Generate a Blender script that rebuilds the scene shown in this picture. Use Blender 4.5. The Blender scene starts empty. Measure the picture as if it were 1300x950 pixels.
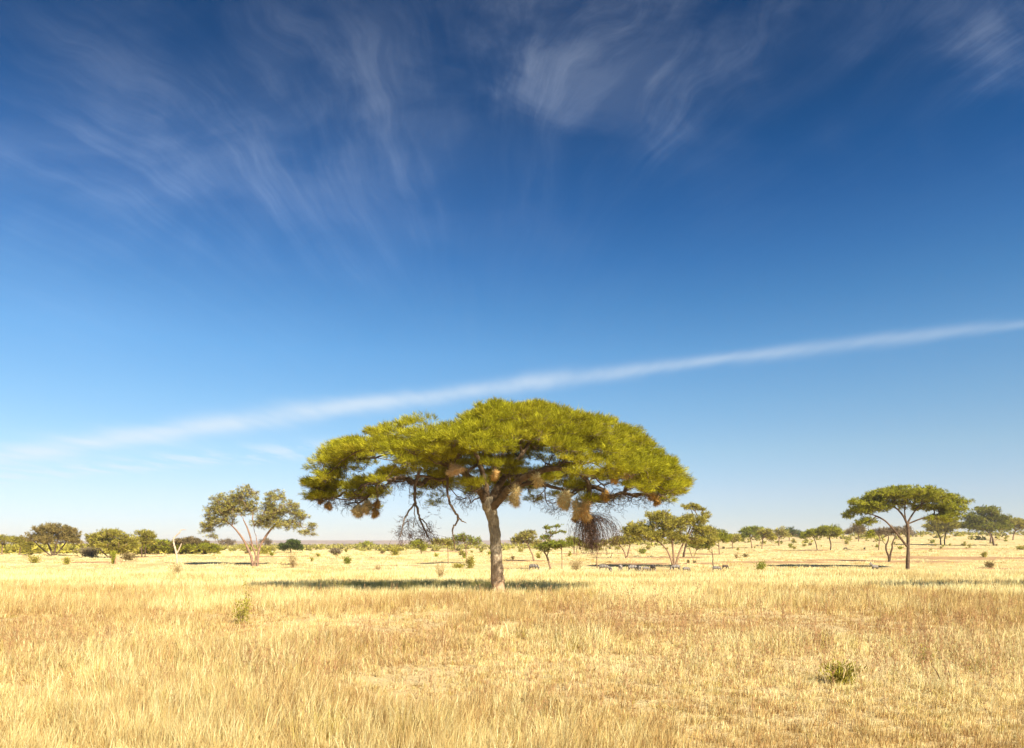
import bpy, math, random
import numpy as np
from mathutils import Vector

F = 950.0; H0 = 692.0; EYE = 2.7
rng = np.random.default_rng(7)
scn = bpy.context.scene
COL = scn.collection

# ---------------------------------------------------------------- noise / terrain
def _hash(ix, iy, seed):
    h = (ix.astype(np.int64) * 374761393 + iy.astype(np.int64) * 668265263 + seed * 1442695041) & 0x7fffffff
    h = ((h ^ (h >> 13)) * 1274126177) & 0x7fffffff
    h = h ^ (h >> 16)
    return (h & 0xffff) / 65535.0

def vnoise(x, y, seed=0):
    x = np.asarray(x, float); y = np.asarray(y, float)
    ix = np.floor(x); iy = np.floor(y); fx = x - ix; fy = y - iy
    fx = fx * fx * (3 - 2 * fx); fy = fy * fy * (3 - 2 * fy)
    a = _hash(ix, iy, seed); b = _hash(ix + 1, iy, seed); c = _hash(ix, iy + 1, seed); d = _hash(ix + 1, iy + 1, seed)
    return a + (b - a) * fx + (c - a) * fy + (a - b - c + d) * fx * fy

def fbm(x, y, seed=0, o=3):
    s = 0; a = .5; t = 0
    for k in range(o):
        s = s + a * vnoise(x * 2 ** k, y * 2 ** k, seed + k * 17); t += a; a *= .5
    return s / t

def sst(x, a, b):
    t = np.clip((np.asarray(x, float) - a) / (b - a), 0, 1)
    return t * t * (3 - 2 * t)

def ground(x, y):
    x = np.asarray(x, float); y = np.asarray(y, float)
    z = -1.25 * np.exp(-((y - 108) / 42.0) ** 2)
    z = z + 11.0 * sst(x, -60, 300) * sst(y, 150, 620)
    z = z + (fbm(x / 22, y / 22, 3) - .5) * .35 * sst(y, 5, 30)
    z = z + (fbm(x / 90, y / 90, 5) - .5) * 1.0 * sst(y, 130, 300)
    return z

_YS = 6.0 * 1.004 ** np.arange(1630)
def at(px, py):
    """ground point seen at photo pixel (px, py)"""
    dx = (px - 650) / F; dz = (H0 - py) / F
    under = EYE + dz * _YS < ground(dx * _YS, _YS)
    if not under.any(): return np.array([dx * 4000, 4000, 0])
    j = int(np.argmax(under)); y = _YS[j]
    if j:
        a, b = _YS[j - 1], y
        ha = EYE + dz * a - float(ground(dx * a, a)); hb = EYE + dz * b - float(ground(dx * b, b))
        y = a + (b - a) * ha / (ha - hb)
    return np.array([dx * y, y, float(ground(dx * y, y))])

def P(px, py, Y):
    return np.array([(px - 650) / F * Y, Y, EYE + (H0 - py) / F * Y])

# ---------------------------------------------------------------- materials
def new_mat(name):
    m = bpy.data.materials.new(name); m.use_nodes = True
    nt = m.node_tree; nt.nodes.clear()
    out = nt.nodes.new('ShaderNodeOutputMaterial')
    return m, nt, out

def nd(nt, t, **kw):
    n = nt.nodes.new(t)
    for k, v in kw.items(): setattr(n, k, v)
    return n

def mth(nt, op, a, b=None, c=None, clamp=False):
    n = nt.nodes.new('ShaderNodeMath'); n.operation = op; n.use_clamp = clamp
    for i, v in enumerate((a, b, c)):
        if v is None: continue
        if isinstance(v, (int, float)): n.inputs[i].default_value = v
        else: nt.links.new(v, n.inputs[i])
    return n.outputs[0]

def leaf_mat(name, transl=.35, var=.25, scale=3.0):
    """thin plant matter: its own colour per leaf, diffuse plus light let through"""
    m, nt, out = new_mat(name)
    at_ = nd(nt, 'ShaderNodeAttribute', attribute_name='col')
    geo = nd(nt, 'ShaderNodeNewGeometry')
    no = nd(nt, 'ShaderNodeTexNoise'); no.inputs['Scale'].default_value = scale
    nt.links.new(geo.outputs['Position'], no.inputs['Vector'])
    mr = nd(nt, 'ShaderNodeMapRange'); mr.inputs['To Min'].default_value = 1 - var; mr.inputs['To Max'].default_value = 1 + var
    mr.inputs['From Min'].default_value = .3; mr.inputs['From Max'].default_value = .7
    nt.links.new(no.outputs['Fac'], mr.inputs['Value'])
    mul = nd(nt, 'ShaderNodeMix', data_type='RGBA', blend_type='MULTIPLY'); mul.inputs[0].default_value = 1
    nt.links.new(at_.outputs['Color'], mul.inputs[6]); nt.links.new(mr.outputs[0], mul.inputs[7])
    d = nd(nt, 'ShaderNodeBsdfDiffuse'); t = nd(nt, 'ShaderNodeBsdfTranslucent'); mx = nd(nt, 'ShaderNodeMixShader')
    nt.links.new(mul.outputs[2], d.inputs[0]); nt.links.new(mul.outputs[2], t.inputs[0])
    mx.inputs[0].default_value = transl
    nt.links.new(d.outputs[0], mx.inputs[1]); nt.links.new(t.outputs[0], mx.inputs[2]); nt.links.new(mx.outputs[0], out.inputs[0])
    return m

def solid_mat(name, c1, c2, scale=8, stretch=(1, 1, 1), bump=.4, bscale=20, rough=.9, coords='Object', low=None):
    m, nt, out = new_mat(name)
    tc = nd(nt, 'ShaderNodeTexCoord'); mp = nd(nt, 'ShaderNodeMapping'); mp.inputs['Scale'].default_value = stretch
    nt.links.new(tc.outputs[coords], mp.inputs[0])
    no = nd(nt, 'ShaderNodeTexNoise'); no.inputs['Scale'].default_value = scale; no.inputs['Detail'].default_value = 6
    nt.links.new(mp.outputs[0], no.inputs['Vector'])
    rp = nd(nt, 'ShaderNodeValToRGB'); rp.color_ramp.elements[0].position = .32; rp.color_ramp.elements[1].position = .68
    rp.color_ramp.elements[0].color = (*c1, 1); rp.color_ramp.elements[1].color = (*c2, 1)
    nt.links.new(no.outputs['Fac'], rp.inputs[0])
    col = rp.outputs[0]
    if low:   # dust-stained foot of the trunk: (colour, z from, z to)
        sx = nd(nt, 'ShaderNodeSeparateXYZ'); nt.links.new(tc.outputs[coords], sx.inputs[0])
        mr = nd(nt, 'ShaderNodeMapRange'); mr.inputs['From Min'].default_value = low[1]; mr.inputs['From Max'].default_value = low[2]
        mr.inputs['To Min'].default_value = .5; mr.inputs['To Max'].default_value = 0
        zz = mth(nt, 'ADD', sx.outputs[2], mth(nt, 'MULTIPLY', no.outputs['Fac'], 1.2))
        nt.links.new(zz, mr.inputs['Value'])
        mx = nd(nt, 'ShaderNodeMix', data_type='RGBA'); nt.links.new(mr.outputs[0], mx.inputs[0])
        nt.links.new(col, mx.inputs[6]); mx.inputs[7].default_value = (*low[0], 1); col = mx.outputs[2]
    b = nd(nt, 'ShaderNodeBsdfPrincipled'); b.inputs['Roughness'].default_value = rough
    b.inputs['Specular IOR Level'].default_value = .15
    nt.links.new(col, b.inputs['Base Color'])
    n2 = nd(nt, 'ShaderNodeTexNoise'); n2.inputs['Scale'].default_value = bscale; n2.inputs['Detail'].default_value = 5
    nt.links.new(mp.outputs[0], n2.inputs['Vector'])
    bp = nd(nt, 'ShaderNodeBump'); bp.inputs['Strength'].default_value = bump; bp.inputs['Distance'].default_value = .06
    nt.links.new(n2.outputs['Fac'], bp.inputs['Height']); nt.links.new(bp.outputs[0], b.inputs['Normal'])
    nt.links.new(b.outputs[0], out.inputs[0])
    return m

M_LEAF = leaf_mat('thorn_leaves', .42, .18, 1.2)
M_GRASS = leaf_mat('dry_grass', .32, .14, 2.5)
M_STRAW = leaf_mat('nest_straw', .12, .1, 6)
M_TWIG = leaf_mat('fine_twigs', .05, .2, 4)
M_BARK = solid_mat('acacia_bark', (.21, .165, .11), (.47, .39, .27), 5, (3, 3, .8), 1.0, 9, low=((.40, .21, .11), 1.2, 3.4))
M_LIMB = solid_mat('limb_bark', (.075, .05, .032), (.20, .135, .08), 4, (1, 1, 1), .7, 12)
M_BARKS = solid_mat('pale_bark', (.15, .09, .055), (.32, .21, .13), 3, (1, 1, 1), .5, 6)
M_BARKD = solid_mat('dark_bark', (.06, .038, .025), (.16, .105, .065), 3, (1, 1, 1), .5, 6)
M_PINK = solid_mat('pinkish_bark', (.15, .09, .06), (.32, .20, .135), 3, (1, 1, 1), .5, 6)
M_DEAD = solid_mat('bleached_wood', (.38, .27, .19), (.60, .47, .36), 4, (1, 1, 1), .4, 8)
M_MOUND = solid_mat('mound_earth', (.30, .17, .09), (.46, .29, .16), 3, (1, 1, 1), .8, 6)
M_SOIL = solid_mat('bare_soil', (.26, .14, .065), (.46, .29, .14), .6, (1, 1, 1), .5, 3, coords='Object')

# ---------------------------------------------------------------- mesh helpers
def link(name, me, mat, parent=None):
    o = bpy.data.objects.new(name, me); COL.objects.link(o)
    if mat is not None and not me.materials: me.materials.append(mat)
    if parent is not None: o.parent = parent
    return o

def np_mesh(name, verts, faces, k, cols=None, smooth=False):
    """faces: (n,k) ints"""
    me = bpy.data.meshes.new(name)
    n = len(faces)
    me.vertices.add(len(verts)); me.vertices.foreach_set('co', np.asarray(verts, np.float32).ravel())
    me.loops.add(n * k); me.loops.foreach_set('vertex_index', np.asarray(faces, np.int32).ravel())
    me.polygons.add(n); me.polygons.foreach_set('loop_start', np.arange(n, dtype=np.int32) * k)
    me.polygons.foreach_set('loop_total', np.full(n, k, np.int32))
    if cols is not None:
        a = me.attributes.new('col', 'FLOAT_COLOR', 'FACE')
        c = np.ones((n, 4), np.float32); c[:, :3] = cols; a.data.foreach_set('color', c.ravel())
    me.update(calc_edges=True)
    if smooth: me.polygons.foreach_set('use_smooth', np.ones(n, bool))
    return me

def tag(o, label=None, cat=None, group=None, kind=None):
    if label: o['label'] = label
    if cat: o['category'] = cat
    if group: o['group'] = group
    if kind: o['kind'] = kind
    return o

def empty(name, loc):
    o = bpy.data.objects.new(name, None); o.location = tuple(loc); COL.objects.link(o); return o

def unit(v):
    return v / np.maximum(np.linalg.norm(v, axis=-1, keepdims=True), 1e-9)

class Tubes:
    def __init__(s): s.v = []; s.f = []; s.n = 0
    def add(s, pts, rad, sides=5, rough=0, seed=0):
        pts = np.asarray(pts, float); rad = np.asarray(rad, float)
        m = len(pts)
        if m < 2: return
        t = unit(np.gradient(pts, axis=0))
        up = np.array([.3, 1, .2]); a = unit(np.cross(t, up)); b = unit(np.cross(t, a))
        an = np.linspace(0, 2 * np.pi, sides, endpoint=False)
        r = rad[:, None] * np.ones(sides)
        if rough:
            r = r * (1 + rough * (vnoise(an[None] * 2.2 + seed, (np.arange(m) * .55)[:, None] + 0 * an[None], seed) - .5))
        ring = pts[:, None] + r[..., None] * (np.cos(an)[None, :, None] * a[:, None] + np.sin(an)[None, :, None] * b[:, None])
        i = np.arange(m - 1)[:, None] * sides; j = np.arange(sides)[None]; j2 = (j + 1) % sides
        f = np.stack([i + j, i + j2, i + sides + j2, i + sides + j], -1).reshape(-1, 4) + s.n
        s.v.append(ring.reshape(-1, 3)); s.f.append(f); s.n += m * sides
    def build(s, name, mat, parent, origin, smooth=True):
        if not s.v: return None
        me = np_mesh(name, np.concatenate(s.v) - origin, np.concatenate(s.f), 4, smooth=smooth)
        return link(name, me, mat, parent)

def kites(p, d, L, W, rg, flat=.0):
    """leaf sprigs: one kite quad each"""
    n = len(p)
    r = rg.normal(size=(n, 3)); r[:, 2] += flat * 2
    w = unit(np.cross(d, r)) * W[:, None]
    v = np.empty((n, 4, 3)); v[:, 0] = p; v[:, 1] = p + d * L[:, None] * .45 + w; v[:, 2] = p + d * L[:, None]; v[:, 3] = p + d * L[:, None] * .45 - w
    return v.reshape(-1, 3)

def ribbons(segs, cols, name, mat, parent, origin, wid):
    """thin twigs: segs (n,2,3) -> slender three-sided slivers"""
    a = segs[:, 0]; b = segs[:, 1]; n = len(a)
    t = unit(b - a); r = rng.normal(size=(n, 3)); u = unit(np.cross(t, r)); w = np.cross(t, u)
    wid = np.broadcast_to(wid, (n,))[:, None]
    v = np.empty((n, 4, 3)); v[:, 0] = a + u * wid; v[:, 1] = a - u * wid * .5 + w * wid * .87; v[:, 2] = a - u * wid * .5 - w * wid * .87; v[:, 3] = b
    base = np.arange(n)[:, None] * 4
    f = np.concatenate([base + np.array([[0, 1, 3]]), base + np.array([[1, 2, 3]]), base + np.array([[2, 0, 3]])])
    me = np_mesh(name, v.reshape(-1, 3) - origin, f, 3, np.tile(cols, (3, 1)))
    return link(name, me, mat, parent)

# ---------------------------------------------------------------- branch growing
class Skeleton:
    def __init__(s, rg):
        s.p = []; s.par = []; s.dirv = []; s.pl = []; s.fix = []; s.rg = rg; s.paths = []; s.cnt = []
    def node(s, p, par, fix=0):
        p = np.asarray(p, float)
        s.p.append(p); s.par.append(par); s.fix.append(fix); s.cnt.append(0)
        if par >= 0:
            d = p - s.p[par]; L = np.linalg.norm(d); s.dirv.append(d / max(L, 1e-6)); s.pl.append(s.pl[par] + L)
        else: s.dirv.append(np.array([0, 0, 1.])); s.pl.append(0)
        return len(s.p) - 1
    def polyline(s, pts, rad, par=-1):
        for i, (p, r) in enumerate(zip(pts, rad)):
            par = s.node(p, par, r)
        return par
    def grow(s, targets, seg, plw=.35, jit=.06, zpen=0.0, minh=None):
        ord_ = np.argsort([min(np.linalg.norm(t - q) for q in s.p) for t in targets])
        for k in ord_:
            t = targets[k]; A = np.array(s.p); pl = np.array(s.pl)
            d = np.linalg.norm(A - t, axis=1)
            c = d + plw * pl + zpen * np.maximum(0, A[:, 2] - t[2])
            if minh is not None: c = c + 1e3 * (A[:, 2] < minh)
            j = int(np.argmin(c)); D = d[j]
            if D < 1e-3: continue
            m = max(2, int(math.ceil(D / seg))); p0 = s.p[j]; ctrl = p0 + s.dirv[j] * D * .38 + (t - p0) * .15
            par = j; path = [j]
            for i in range(1, m + 1):
                u = i / m; q = (1 - u) ** 2 * p0 + 2 * u * (1 - u) * ctrl + u * u * t
                if i < m: q = q + s.rg.normal(size=3) * jit * min(D, 3)
                par = s.node(q, par); path.append(par)
            s.paths.append(path)
            q = par
            while q >= 0: s.cnt[q] += 1; q = s.par[q]
    def tubes(s, T, tip, expo=.42, cap=1.0, sides=4):
        for path in s.paths:
            r = []
            top = s.fix[path[0]]
            for i, q in enumerate(path):
                rr = tip * max(s.cnt[q], 1) ** expo
                if i == 0: rr = tip * max(s.cnt[path[1]], 1) ** expo
                if top: rr = min(rr, top * .85)
                r.append(rr)
            T.add([s.p[q] for q in path], r, sides)

G_OLIVE = ((.17, .18, .030), (.25, .24, .045), (.10, .12, .022))
def palette(pal, n, rg, patch=None):
    pal = np.array(pal); w = rg.random((n, len(pal))) ** 2
    if patch is not None: w = w * .45 + patch * .9
    w = w / w.sum(1, keepdims=True)
    c = w @ pal
    return c * (1 + .22 * rg.normal(size=(n, 1))).clip(.4, 1.8)

def pad_leaves(cent, rad, per, L, W, pal, rg, out_c, flat=.35, outw=.5, upw=.3, hsq=.38, k=8, fan=.45):
    """feathery tufts filling flattened pads. cent (m,3), rad (m,), per (m,) sprigs each, k sprigs to a tuft"""
    nt_ = np.maximum(1, per // k)
    it = np.repeat(np.arange(len(cent)), nt_); m = len(it)
    u = unit(rg.normal(size=(m, 3))); r = rg.random(m) ** (1 / 2.6)
    off = u * r[:, None] * rad[it][:, None]; off[:, 2] *= hsq
    tp = cent[it] + off
    o = unit(tp - out_c)
    dT = unit(u * [1, 1, .4] + outw * o + upw * np.array([0, 0, 1.]) + .35 * rg.normal(size=(m, 3)))
    bright = (1 + .27 * rg.normal(size=m)).clip(.45, 1.6)
    patch = rg.random((len(cent), len(pal)))[it] * .6 + rg.random((m, len(pal))) * .4
    idx = np.repeat(np.arange(m), k); n = len(idx)
    d = unit(dT[idx] + fan * rg.normal(size=(n, 3)))
    Ls = L * rg.uniform(.55, 1.35, n); Ws = W * rg.uniform(.7, 1.3, n)
    p = tp[idx] + rg.normal(size=(n, 3)) * L * .18
    v = kites(p, d, Ls, Ws, rg, flat)
    c = palette(pal, n, rg, patch[idx]) * bright[idx][:, None]
    return v, np.arange(n * 4).reshape(-1, 4), c

PALS = {
 'green':  ((.30, .31, .025), (.42, .39, .045), (.19, .21, .022)),
 'olive':  ((.36, .325, .05), (.46, .39, .08), (.25, .23, .04)),
 'dark':   ((.09, .13, .03), (.15, .18, .04), (.07, .09, .025)),
 'lime':   ((.25, .28, .035), (.36, .36, .05), (.17, .20, .03)),
 'brown':  ((.24, .17, .07), (.30, .22, .09), (.19, .16, .06)),
 'grey':   ((.27, .21, .14), (.32, .25, .17), (.20, .18, .09)),
 'mixed':  ((.38, .36, .06), (.44, .36, .14), (.29, .28, .055)),
 'straw':  ((.42, .30, .13), (.50, .37, .17), (.30, .22, .09)),
}

def tree(name, label, base, trunks, blobs, pal, dens=1.0, group=None, cat='tree', bark=None, Lpx=3.0, Wpx=.27, padpx=4.2,
         seed=1, depth=.85, Y=None, twig=1.0, hsq=.46, under=.6, tipr=.17, droop=0.0):
    rg = np.random.default_rng(seed)
    b = at(*base) if Y is None else P(base[0], base[1], Y)
    Y = b[1]; s = Y / F
    root = empty(name, b); tag(root, label, cat, group)
    sk = Skeleton(rg); T = Tubes()
    for k, tr in enumerate(trunks):
        pts = []; rad = []
        sgn = (-1) ** k * .35 * (k > 0)
        for i, q in enumerate(tr):
            p = P(q[0], q[1], Y + (q[3] * s if len(q) > 3 else sgn * i * 3 * s))
            if i == 0 and abs(q[1] - base[1]) < 3:
                p[2] = b[2] - .15
            pts.append(p); rad.append(q[2] * s)
        pts = np.array(pts)
        # densify
        m = 4; u = np.linspace(0, len(pts) - 1, (len(pts) - 1) * m + 1)
        pp = np.stack([np.interp(u, np.arange(len(pts)), pts[:, j]) for j in range(3)], 1)
        for _ in range(2): pp[1:-1] = (pp[:-2] + 2 * pp[1:-1] + pp[2:]) / 4
        rr = np.interp(u, np.arange(len(pts)), rad)
        sk.polyline(pp, rr, -1)
        T.add(pp, rr * .74, 8, .35, seed + k)
    cents = []; ws = []
    for bl in blobs:
        cx, cy, rx, ry = bl[:4]; oy = bl[4] if len(bl) > 4 else 0
        n = max(2, int(round(math.pi * rx * ry / (padpx ** 2 * 1.1) * 1.25)))
        n = int(n * (1.5 + .6 * min(1, rx / 30)))
        c = P(cx, cy, Y + oy * s)
        k = 0
        u = unit(rg.normal(size=(n * 3, 3))) * (rg.random((n * 3, 1)) ** (1 / 2.4))
        keep = (u[:, 2] > -.25) | (rg.random(n * 3) < under)
        u = u[keep][:n]
        rd = max(min(rx, 45) * depth, ry)
        cents.append(c + u * np.array([max(rx - padpx * .35, 1) * s, max(rd - padpx * .35, 1) * s, max(ry - padpx * hsq * .4, .6) * s]))
    cents = np.concatenate(cents)
    if droop:
        cents[:, 2] -= droop * s * rg.random(len(cents))
    minh = b[2] + .25 * (max(c[2] for c in cents) - b[2])
    sel = cents
    if len(sel) > 260: sel = cents[rg.choice(len(cents), 260, replace=False)]
    sk.grow(list(sel), 6 * s, .3, .04, 0, minh)
    sk.tubes(T, tipr * s, .45, sides=4)
    T.build('trunk', bark or M_BARKS, root, b)
    rad = padpx * s * rg.uniform(.65, 1.35, len(cents))
    per = np.maximum(6, (dens * 75 * rg.uniform(.5, 1.4, len(cents)) * (padpx / 4.2) ** 2 * (3.2 / Lpx)).astype(int))
    cc = np.array([b[0], b[1], cents[:, 2].mean() - 4 * s])
    v, f, c = pad_leaves(cents, rad, per, Lpx * s, Wpx * s, PALS[pal] if isinstance(pal, str) else pal, rg, cc, hsq=hsq)
    cr = link('crown', np_mesh('crown', v - b, f, 4, c), M_LEAF, root)
    if twig:
        n = int(len(cents) * 9 * twig); idx = rg.integers(0, len(cents), n)
        d = unit(rg.normal(size=(n, 3)) * [1, 1, .5] + .4 * unit(cents[idx] - cc))
        a = cents[idx]; e = a + d * rad[idx][:, None] * rg.uniform(.7, 1.35, (n, 1))
        ribbons(np.stack([a, e], 1), palette(((.13, .09, .06), (.22, .16, .11)), n, rg), 'twig_spray', M_TWIG, root, b, .085 * s)
    return root

def shrub(name, label, px, py, w, h, pal='green', group=None, seed=0, dens=1.0, stems=7, cat='shrub', Lpx=1.7, Wpx=.4, spiky=.6, loc=None, taper=False):
    """w half width px, h height px"""
    rg = np.random.default_rng(seed + 1000)
    b = at(px, py); s = b[1] / F
    root = empty(name, b); tag(root, label, cat, group)
    T = Tubes(); W = w * s; Hh = h * s
    tips = []
    for k in range(stems):
        a = rg.uniform(0, 2 * np.pi); rr = W * rg.uniform(.2, .85); hh = Hh * rg.uniform(.55, .95)
        tip = b + np.array([math.cos(a) * rr, math.sin(a) * rr, hh]); mid = b + np.array([math.cos(a) * rr * .35, math.sin(a) * rr * .35, hh * .5])
        u = np.linspace(0, 1, 6)[:, None]; pts = (1 - u) ** 2 * (b + [0, 0, -.05]) + 2 * u * (1 - u) * mid + u * u * tip
        pts[1:-1] += rg.normal(size=(4, 3)) * W * .04
        T.add(pts, np.linspace(.32 * s, .1 * s, 6), 4); tips.append(pts)
    T.build('stem', M_BARKS, root, b)
    n = int(dens * max(90, min(5000, w * h * 9)))
    tp = np.concatenate([t[1:] for t in tips])
    i = rg.integers(0, len(tp), n)
    p = tp[i] + rg.normal(size=(n, 3)) * np.array([W * .26, W * .26, Hh * .14])
    p[:, 2] = np.maximum(p[:, 2], b[2] + .02)
    d = unit((p - b) * [1, 1, .7] / W + rg.normal(size=(n, 3)) * .6 + [0, 0, spiky])
    v = kites(p, d, Lpx * s * rg.uniform(.6, 1.4, n), Wpx * s * rg.uniform(.7, 1.3, n), rg)
    link('foliage', np_mesh('foliage', v - b, np.arange(n * 4).reshape(-1, 4), 4, palette(PALS[pal], n, rg)), M_LEAF, root)
    return root

def copy_tree(o, parent=None):
    c = o.copy(); COL.objects.link(c); c.parent = parent
    for ch in list(o.children): copy_tree(ch, c)
    return c

#=SETTING=
# ---------------------------------------------------------------- ground sheet
def axis(lo, hi, base, g):
    out = [0.0]
    while out[-1] < hi: out.append(out[-1] + max(base, g * out[-1]))
    neg = [0.0]
    while neg[-1] > lo: neg.append(neg[-1] - max(base, g * -neg[-1]))
    return np.array(sorted(set(neg[1:] + out)))
gx = axis(-6000, 6000, 1.0, .03); gy = axis(-200, 6000, 1.0, .022)
GX, GY = np.meshgrid(gx, gy); GZ = ground(GX, GY)
nx, ny = len(gx), len(gy)
i = (np.arange(ny - 1)[:, None] * nx + np.arange(nx - 1)[None]).ravel()
me = np_mesh('ground', np.stack([GX, GY, GZ], -1).reshape(-1, 3), np.stack([i, i + 1, i + nx + 1, i + nx], 1), 4, smooth=True)
m, nt, out = new_mat('savanna_ground')
geo = nd(nt, 'ShaderNodeNewGeometry')
def noise(scale, detail=4, stretch=(1, 1, 1), rough=.55):
    mp = nd(nt, 'ShaderNodeMapping'); mp.inputs['Scale'].default_value = stretch; nt.links.new(geo.outputs['Position'], mp.inputs[0])
    n = nd(nt, 'ShaderNodeTexNoise'); n.inputs['Scale'].default_value = scale; n.inputs['Detail'].default_value = detail; n.inputs['Roughness'].default_value = rough
    nt.links.new(mp.outputs[0], n.inputs['Vector']); return n.outputs['Fac']
def ramp(fac, stops):
    r = nd(nt, 'ShaderNodeValToRGB'); nt.links.new(fac, r.inputs[0]); e = r.color_ramp.elements
    e[0].position, e[0].color = stops[0][0], (*stops[0][1], 1); e[1].position, e[1].color = stops[-1][0], (*stops[-1][1], 1)
    for p_, c_ in stops[1:-1]:
        q = e.new(p_); q.color = (*c_, 1)
    return r.outputs[0]
c1 = ramp(noise(2.2, 8, (1, 1, 1), .7), [(.3, (.22, .13, .055)), (.5, (.42, .29, .13)), (.7, (.58, .45, .22))])
c2 = ramp(noise(.035, 6, (.6, 1.6, 1), .6), [(.35, (.60, .44, .20)), (.55, (.66, .54, .29)), (.74, (.42, .26, .12))])
mx = nd(nt, 'ShaderNodeMix', data_type='RGBA'); mx.inputs[0].default_value = .55
nt.links.new(c1, mx.inputs[6]); nt.links.new(c2, mx.inputs[7])
b = nd(nt, 'ShaderNodeBsdfPrincipled'); b.inputs['Roughness'].default_value = 1; b.inputs['Specular IOR Level'].default_value = .05
nt.links.new(mx.outputs[2], b.inputs['Base Color'])
bp = nd(nt, 'ShaderNodeBump'); bp.inputs['Strength'].default_value = .8; bp.inputs['Distance'].default_value = .08
nt.links.new(noise(14, 6), bp.inputs['Height']); nt.links.new(bp.outputs[0], b.inputs['Normal']); nt.links.new(b.outputs[0], out.inputs[0])
tag(link('ground', me, m), 'open savanna plain of dry golden grass and pale soil', None, None, 'structure')

# bare soil strips and one tree's shadow painted as soil, (px, py, half width px, half height px)
STRIPS = [(1225, 709, 105, 2.2), (1160, 713.5, 80, 1.3), (1060, 711.5, 50, 1.0), (985, 714, 80, 1.4), (815, 716.5, 60, 1.5), (840, 708.3, 70, .9), (750, 703, 60, .9),
          (900, 716, 25, 1.3), (880, 703.5, 45, .9), (1020, 699, 40, .8), (665, 712, 34, .9), (650, 722, 30, .9), (505, 718.5, 30, .7), (182, 707.5, 12, 1.2),  # last one here: brown shadow painted at the small dark tree's foot
          (330, 707, 60, .6), (130, 714, 40, 1.0), (1265, 722, 30, 1.0), (1180, 697, 60, .9), (820, 688, 40, 1.0), (560, 700, 40, .8)]
strips_w = []
for k, (px, py, hw, hh) in enumerate(STRIPS):
    c = at(px, py); n_ = at(px, py + hh); f_ = at(px, py - hh)
    rx = hw / F * c[1]; ry = max((f_[1] - n_[1]) / 2, 1.0)
    strips_w.append((c[0], (f_[1] + n_[1]) / 2, rx, ry))
    A = 72; R = 8; vs = []
    for r in range(R + 1):
        for a in range(A):
            an = a / A * 2 * math.pi; q = r / R * (1 + .5 * (float(vnoise(math.cos(an) * 4 + k * 9, math.sin(an) * 4)) - .5) + .3 * (float(vnoise(math.cos(an) * 11 + k, math.sin(an) * 11)) - .5))
            x = c[0] + rx * q * math.cos(an); y = (f_[1] + n_[1]) / 2 + ry * q * math.sin(an)
            vs.append((x - c[0], y - c[1], float(ground(x, y)) + .05 - c[2] - .12 * (r == R)))
    fs = [(r * A + a, r * A + (a + 1) % A, (r + 1) * A + (a + 1) % A, (r + 1) * A + a) for r in range(R) for a in range(A)]
    o = link('bare_ground', np_mesh('bare_ground', np.array(vs), np.array(fs), 4, smooth=True), M_SOIL); o.location = tuple(c)
    tag(o, 'reddish brown strip of bare soil between the dry grass, one of them painted tree shade', None, 'bare soil strips on the plain', 'structure')

# distant hills
def ridge(name, label, Y0, x0, x1, prof, col1, col2, thick):
    n = 260; xs = np.linspace(x0, x1, n); vs = []
    rows = 9
    for r in range(rows):
        u = r / (rows - 1); y = Y0 + thick * (u - .3)
        h = math.sin(min(1, u / .6) * math.pi / 2) if u < .6 else math.cos((u - .6) / .4 * math.pi / 2)
        for x in xs:
            px = 650 + x / Y0 * F
            top = EYE + (H0 - np.interp(px, *prof)) / F * Y0 + 5 * (float(fbm(x / 130, r * .8, 9)) - .5)
            vs.append((x, y + 60 * float(vnoise(x / 200, r)), -3 + (top + 3) * h))
    fs = [(r * n + i, r * n + i + 1, (r + 1) * n + i + 1, (r + 1) * n + i) for r in range(rows - 1) for i in range(n - 1)]
    mt = solid_mat(name, col1, col2, .02, (1, 1, 3), 1, .05)
    o = link(name, np_mesh(name, np.array(vs, float), np.array(fs), 4, smooth=True), mt); tag(o, label, None, None, 'structure')
ridge('distant_hills', 'low purple-brown hills along the horizon', 3600, -3600, 3000,
      ([-300, 0, 200, 330, 420, 500, 620, 700, 800, 1000, 1300, 1500], [688, 687.5, 686.5, 686, 685.6, 685.8, 685.5, 684.5, 686, 686, 686, 687]), (.15, .10, .085), (.30, .20, .15), 900)
# far scrub woods that read as one mass
def woods(name, label, n, yr, xr, hr, pal, seed):
    rg = np.random.default_rng(seed)
    Yc = rg.uniform(*yr, n); X = rg.uniform(xr[0], xr[1], n) / F * Yc
    Z = ground(X, Yc); R = rg.uniform(*hr, n)
    cent = np.stack([X, Yc, Z + R * .55], 1)
    per = np.full(n, 72)
    v, f, c = pad_leaves(cent, R * rg.uniform(.9, 1.6, n), per, 1.3, .33, PALS[pal], rg, np.array([0, 0, 0.]), hsq=.5)
    o = link(name, np_mesh(name, v, f, 4, c), M_LEAF); tag(o, label, None, None, 'stuff')
woods('far_woods', 'grey-green scrub woods spread along the far left plain', 900, (620, 1100), (-760, 60), (1.6, 3.4), 'mixed', 11)
woods('far_brown_woods', 'brownish leafless bushland at the foot of the hills', 800, (1100, 1700), (-800, 750), (2.0, 5), 'grey', 12)
woods('far_green_woods', 'green scrub woods on the rise at the far right', 260, (560, 900), (200, 800), (1.5, 3.5), 'mixed', 13)

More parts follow.
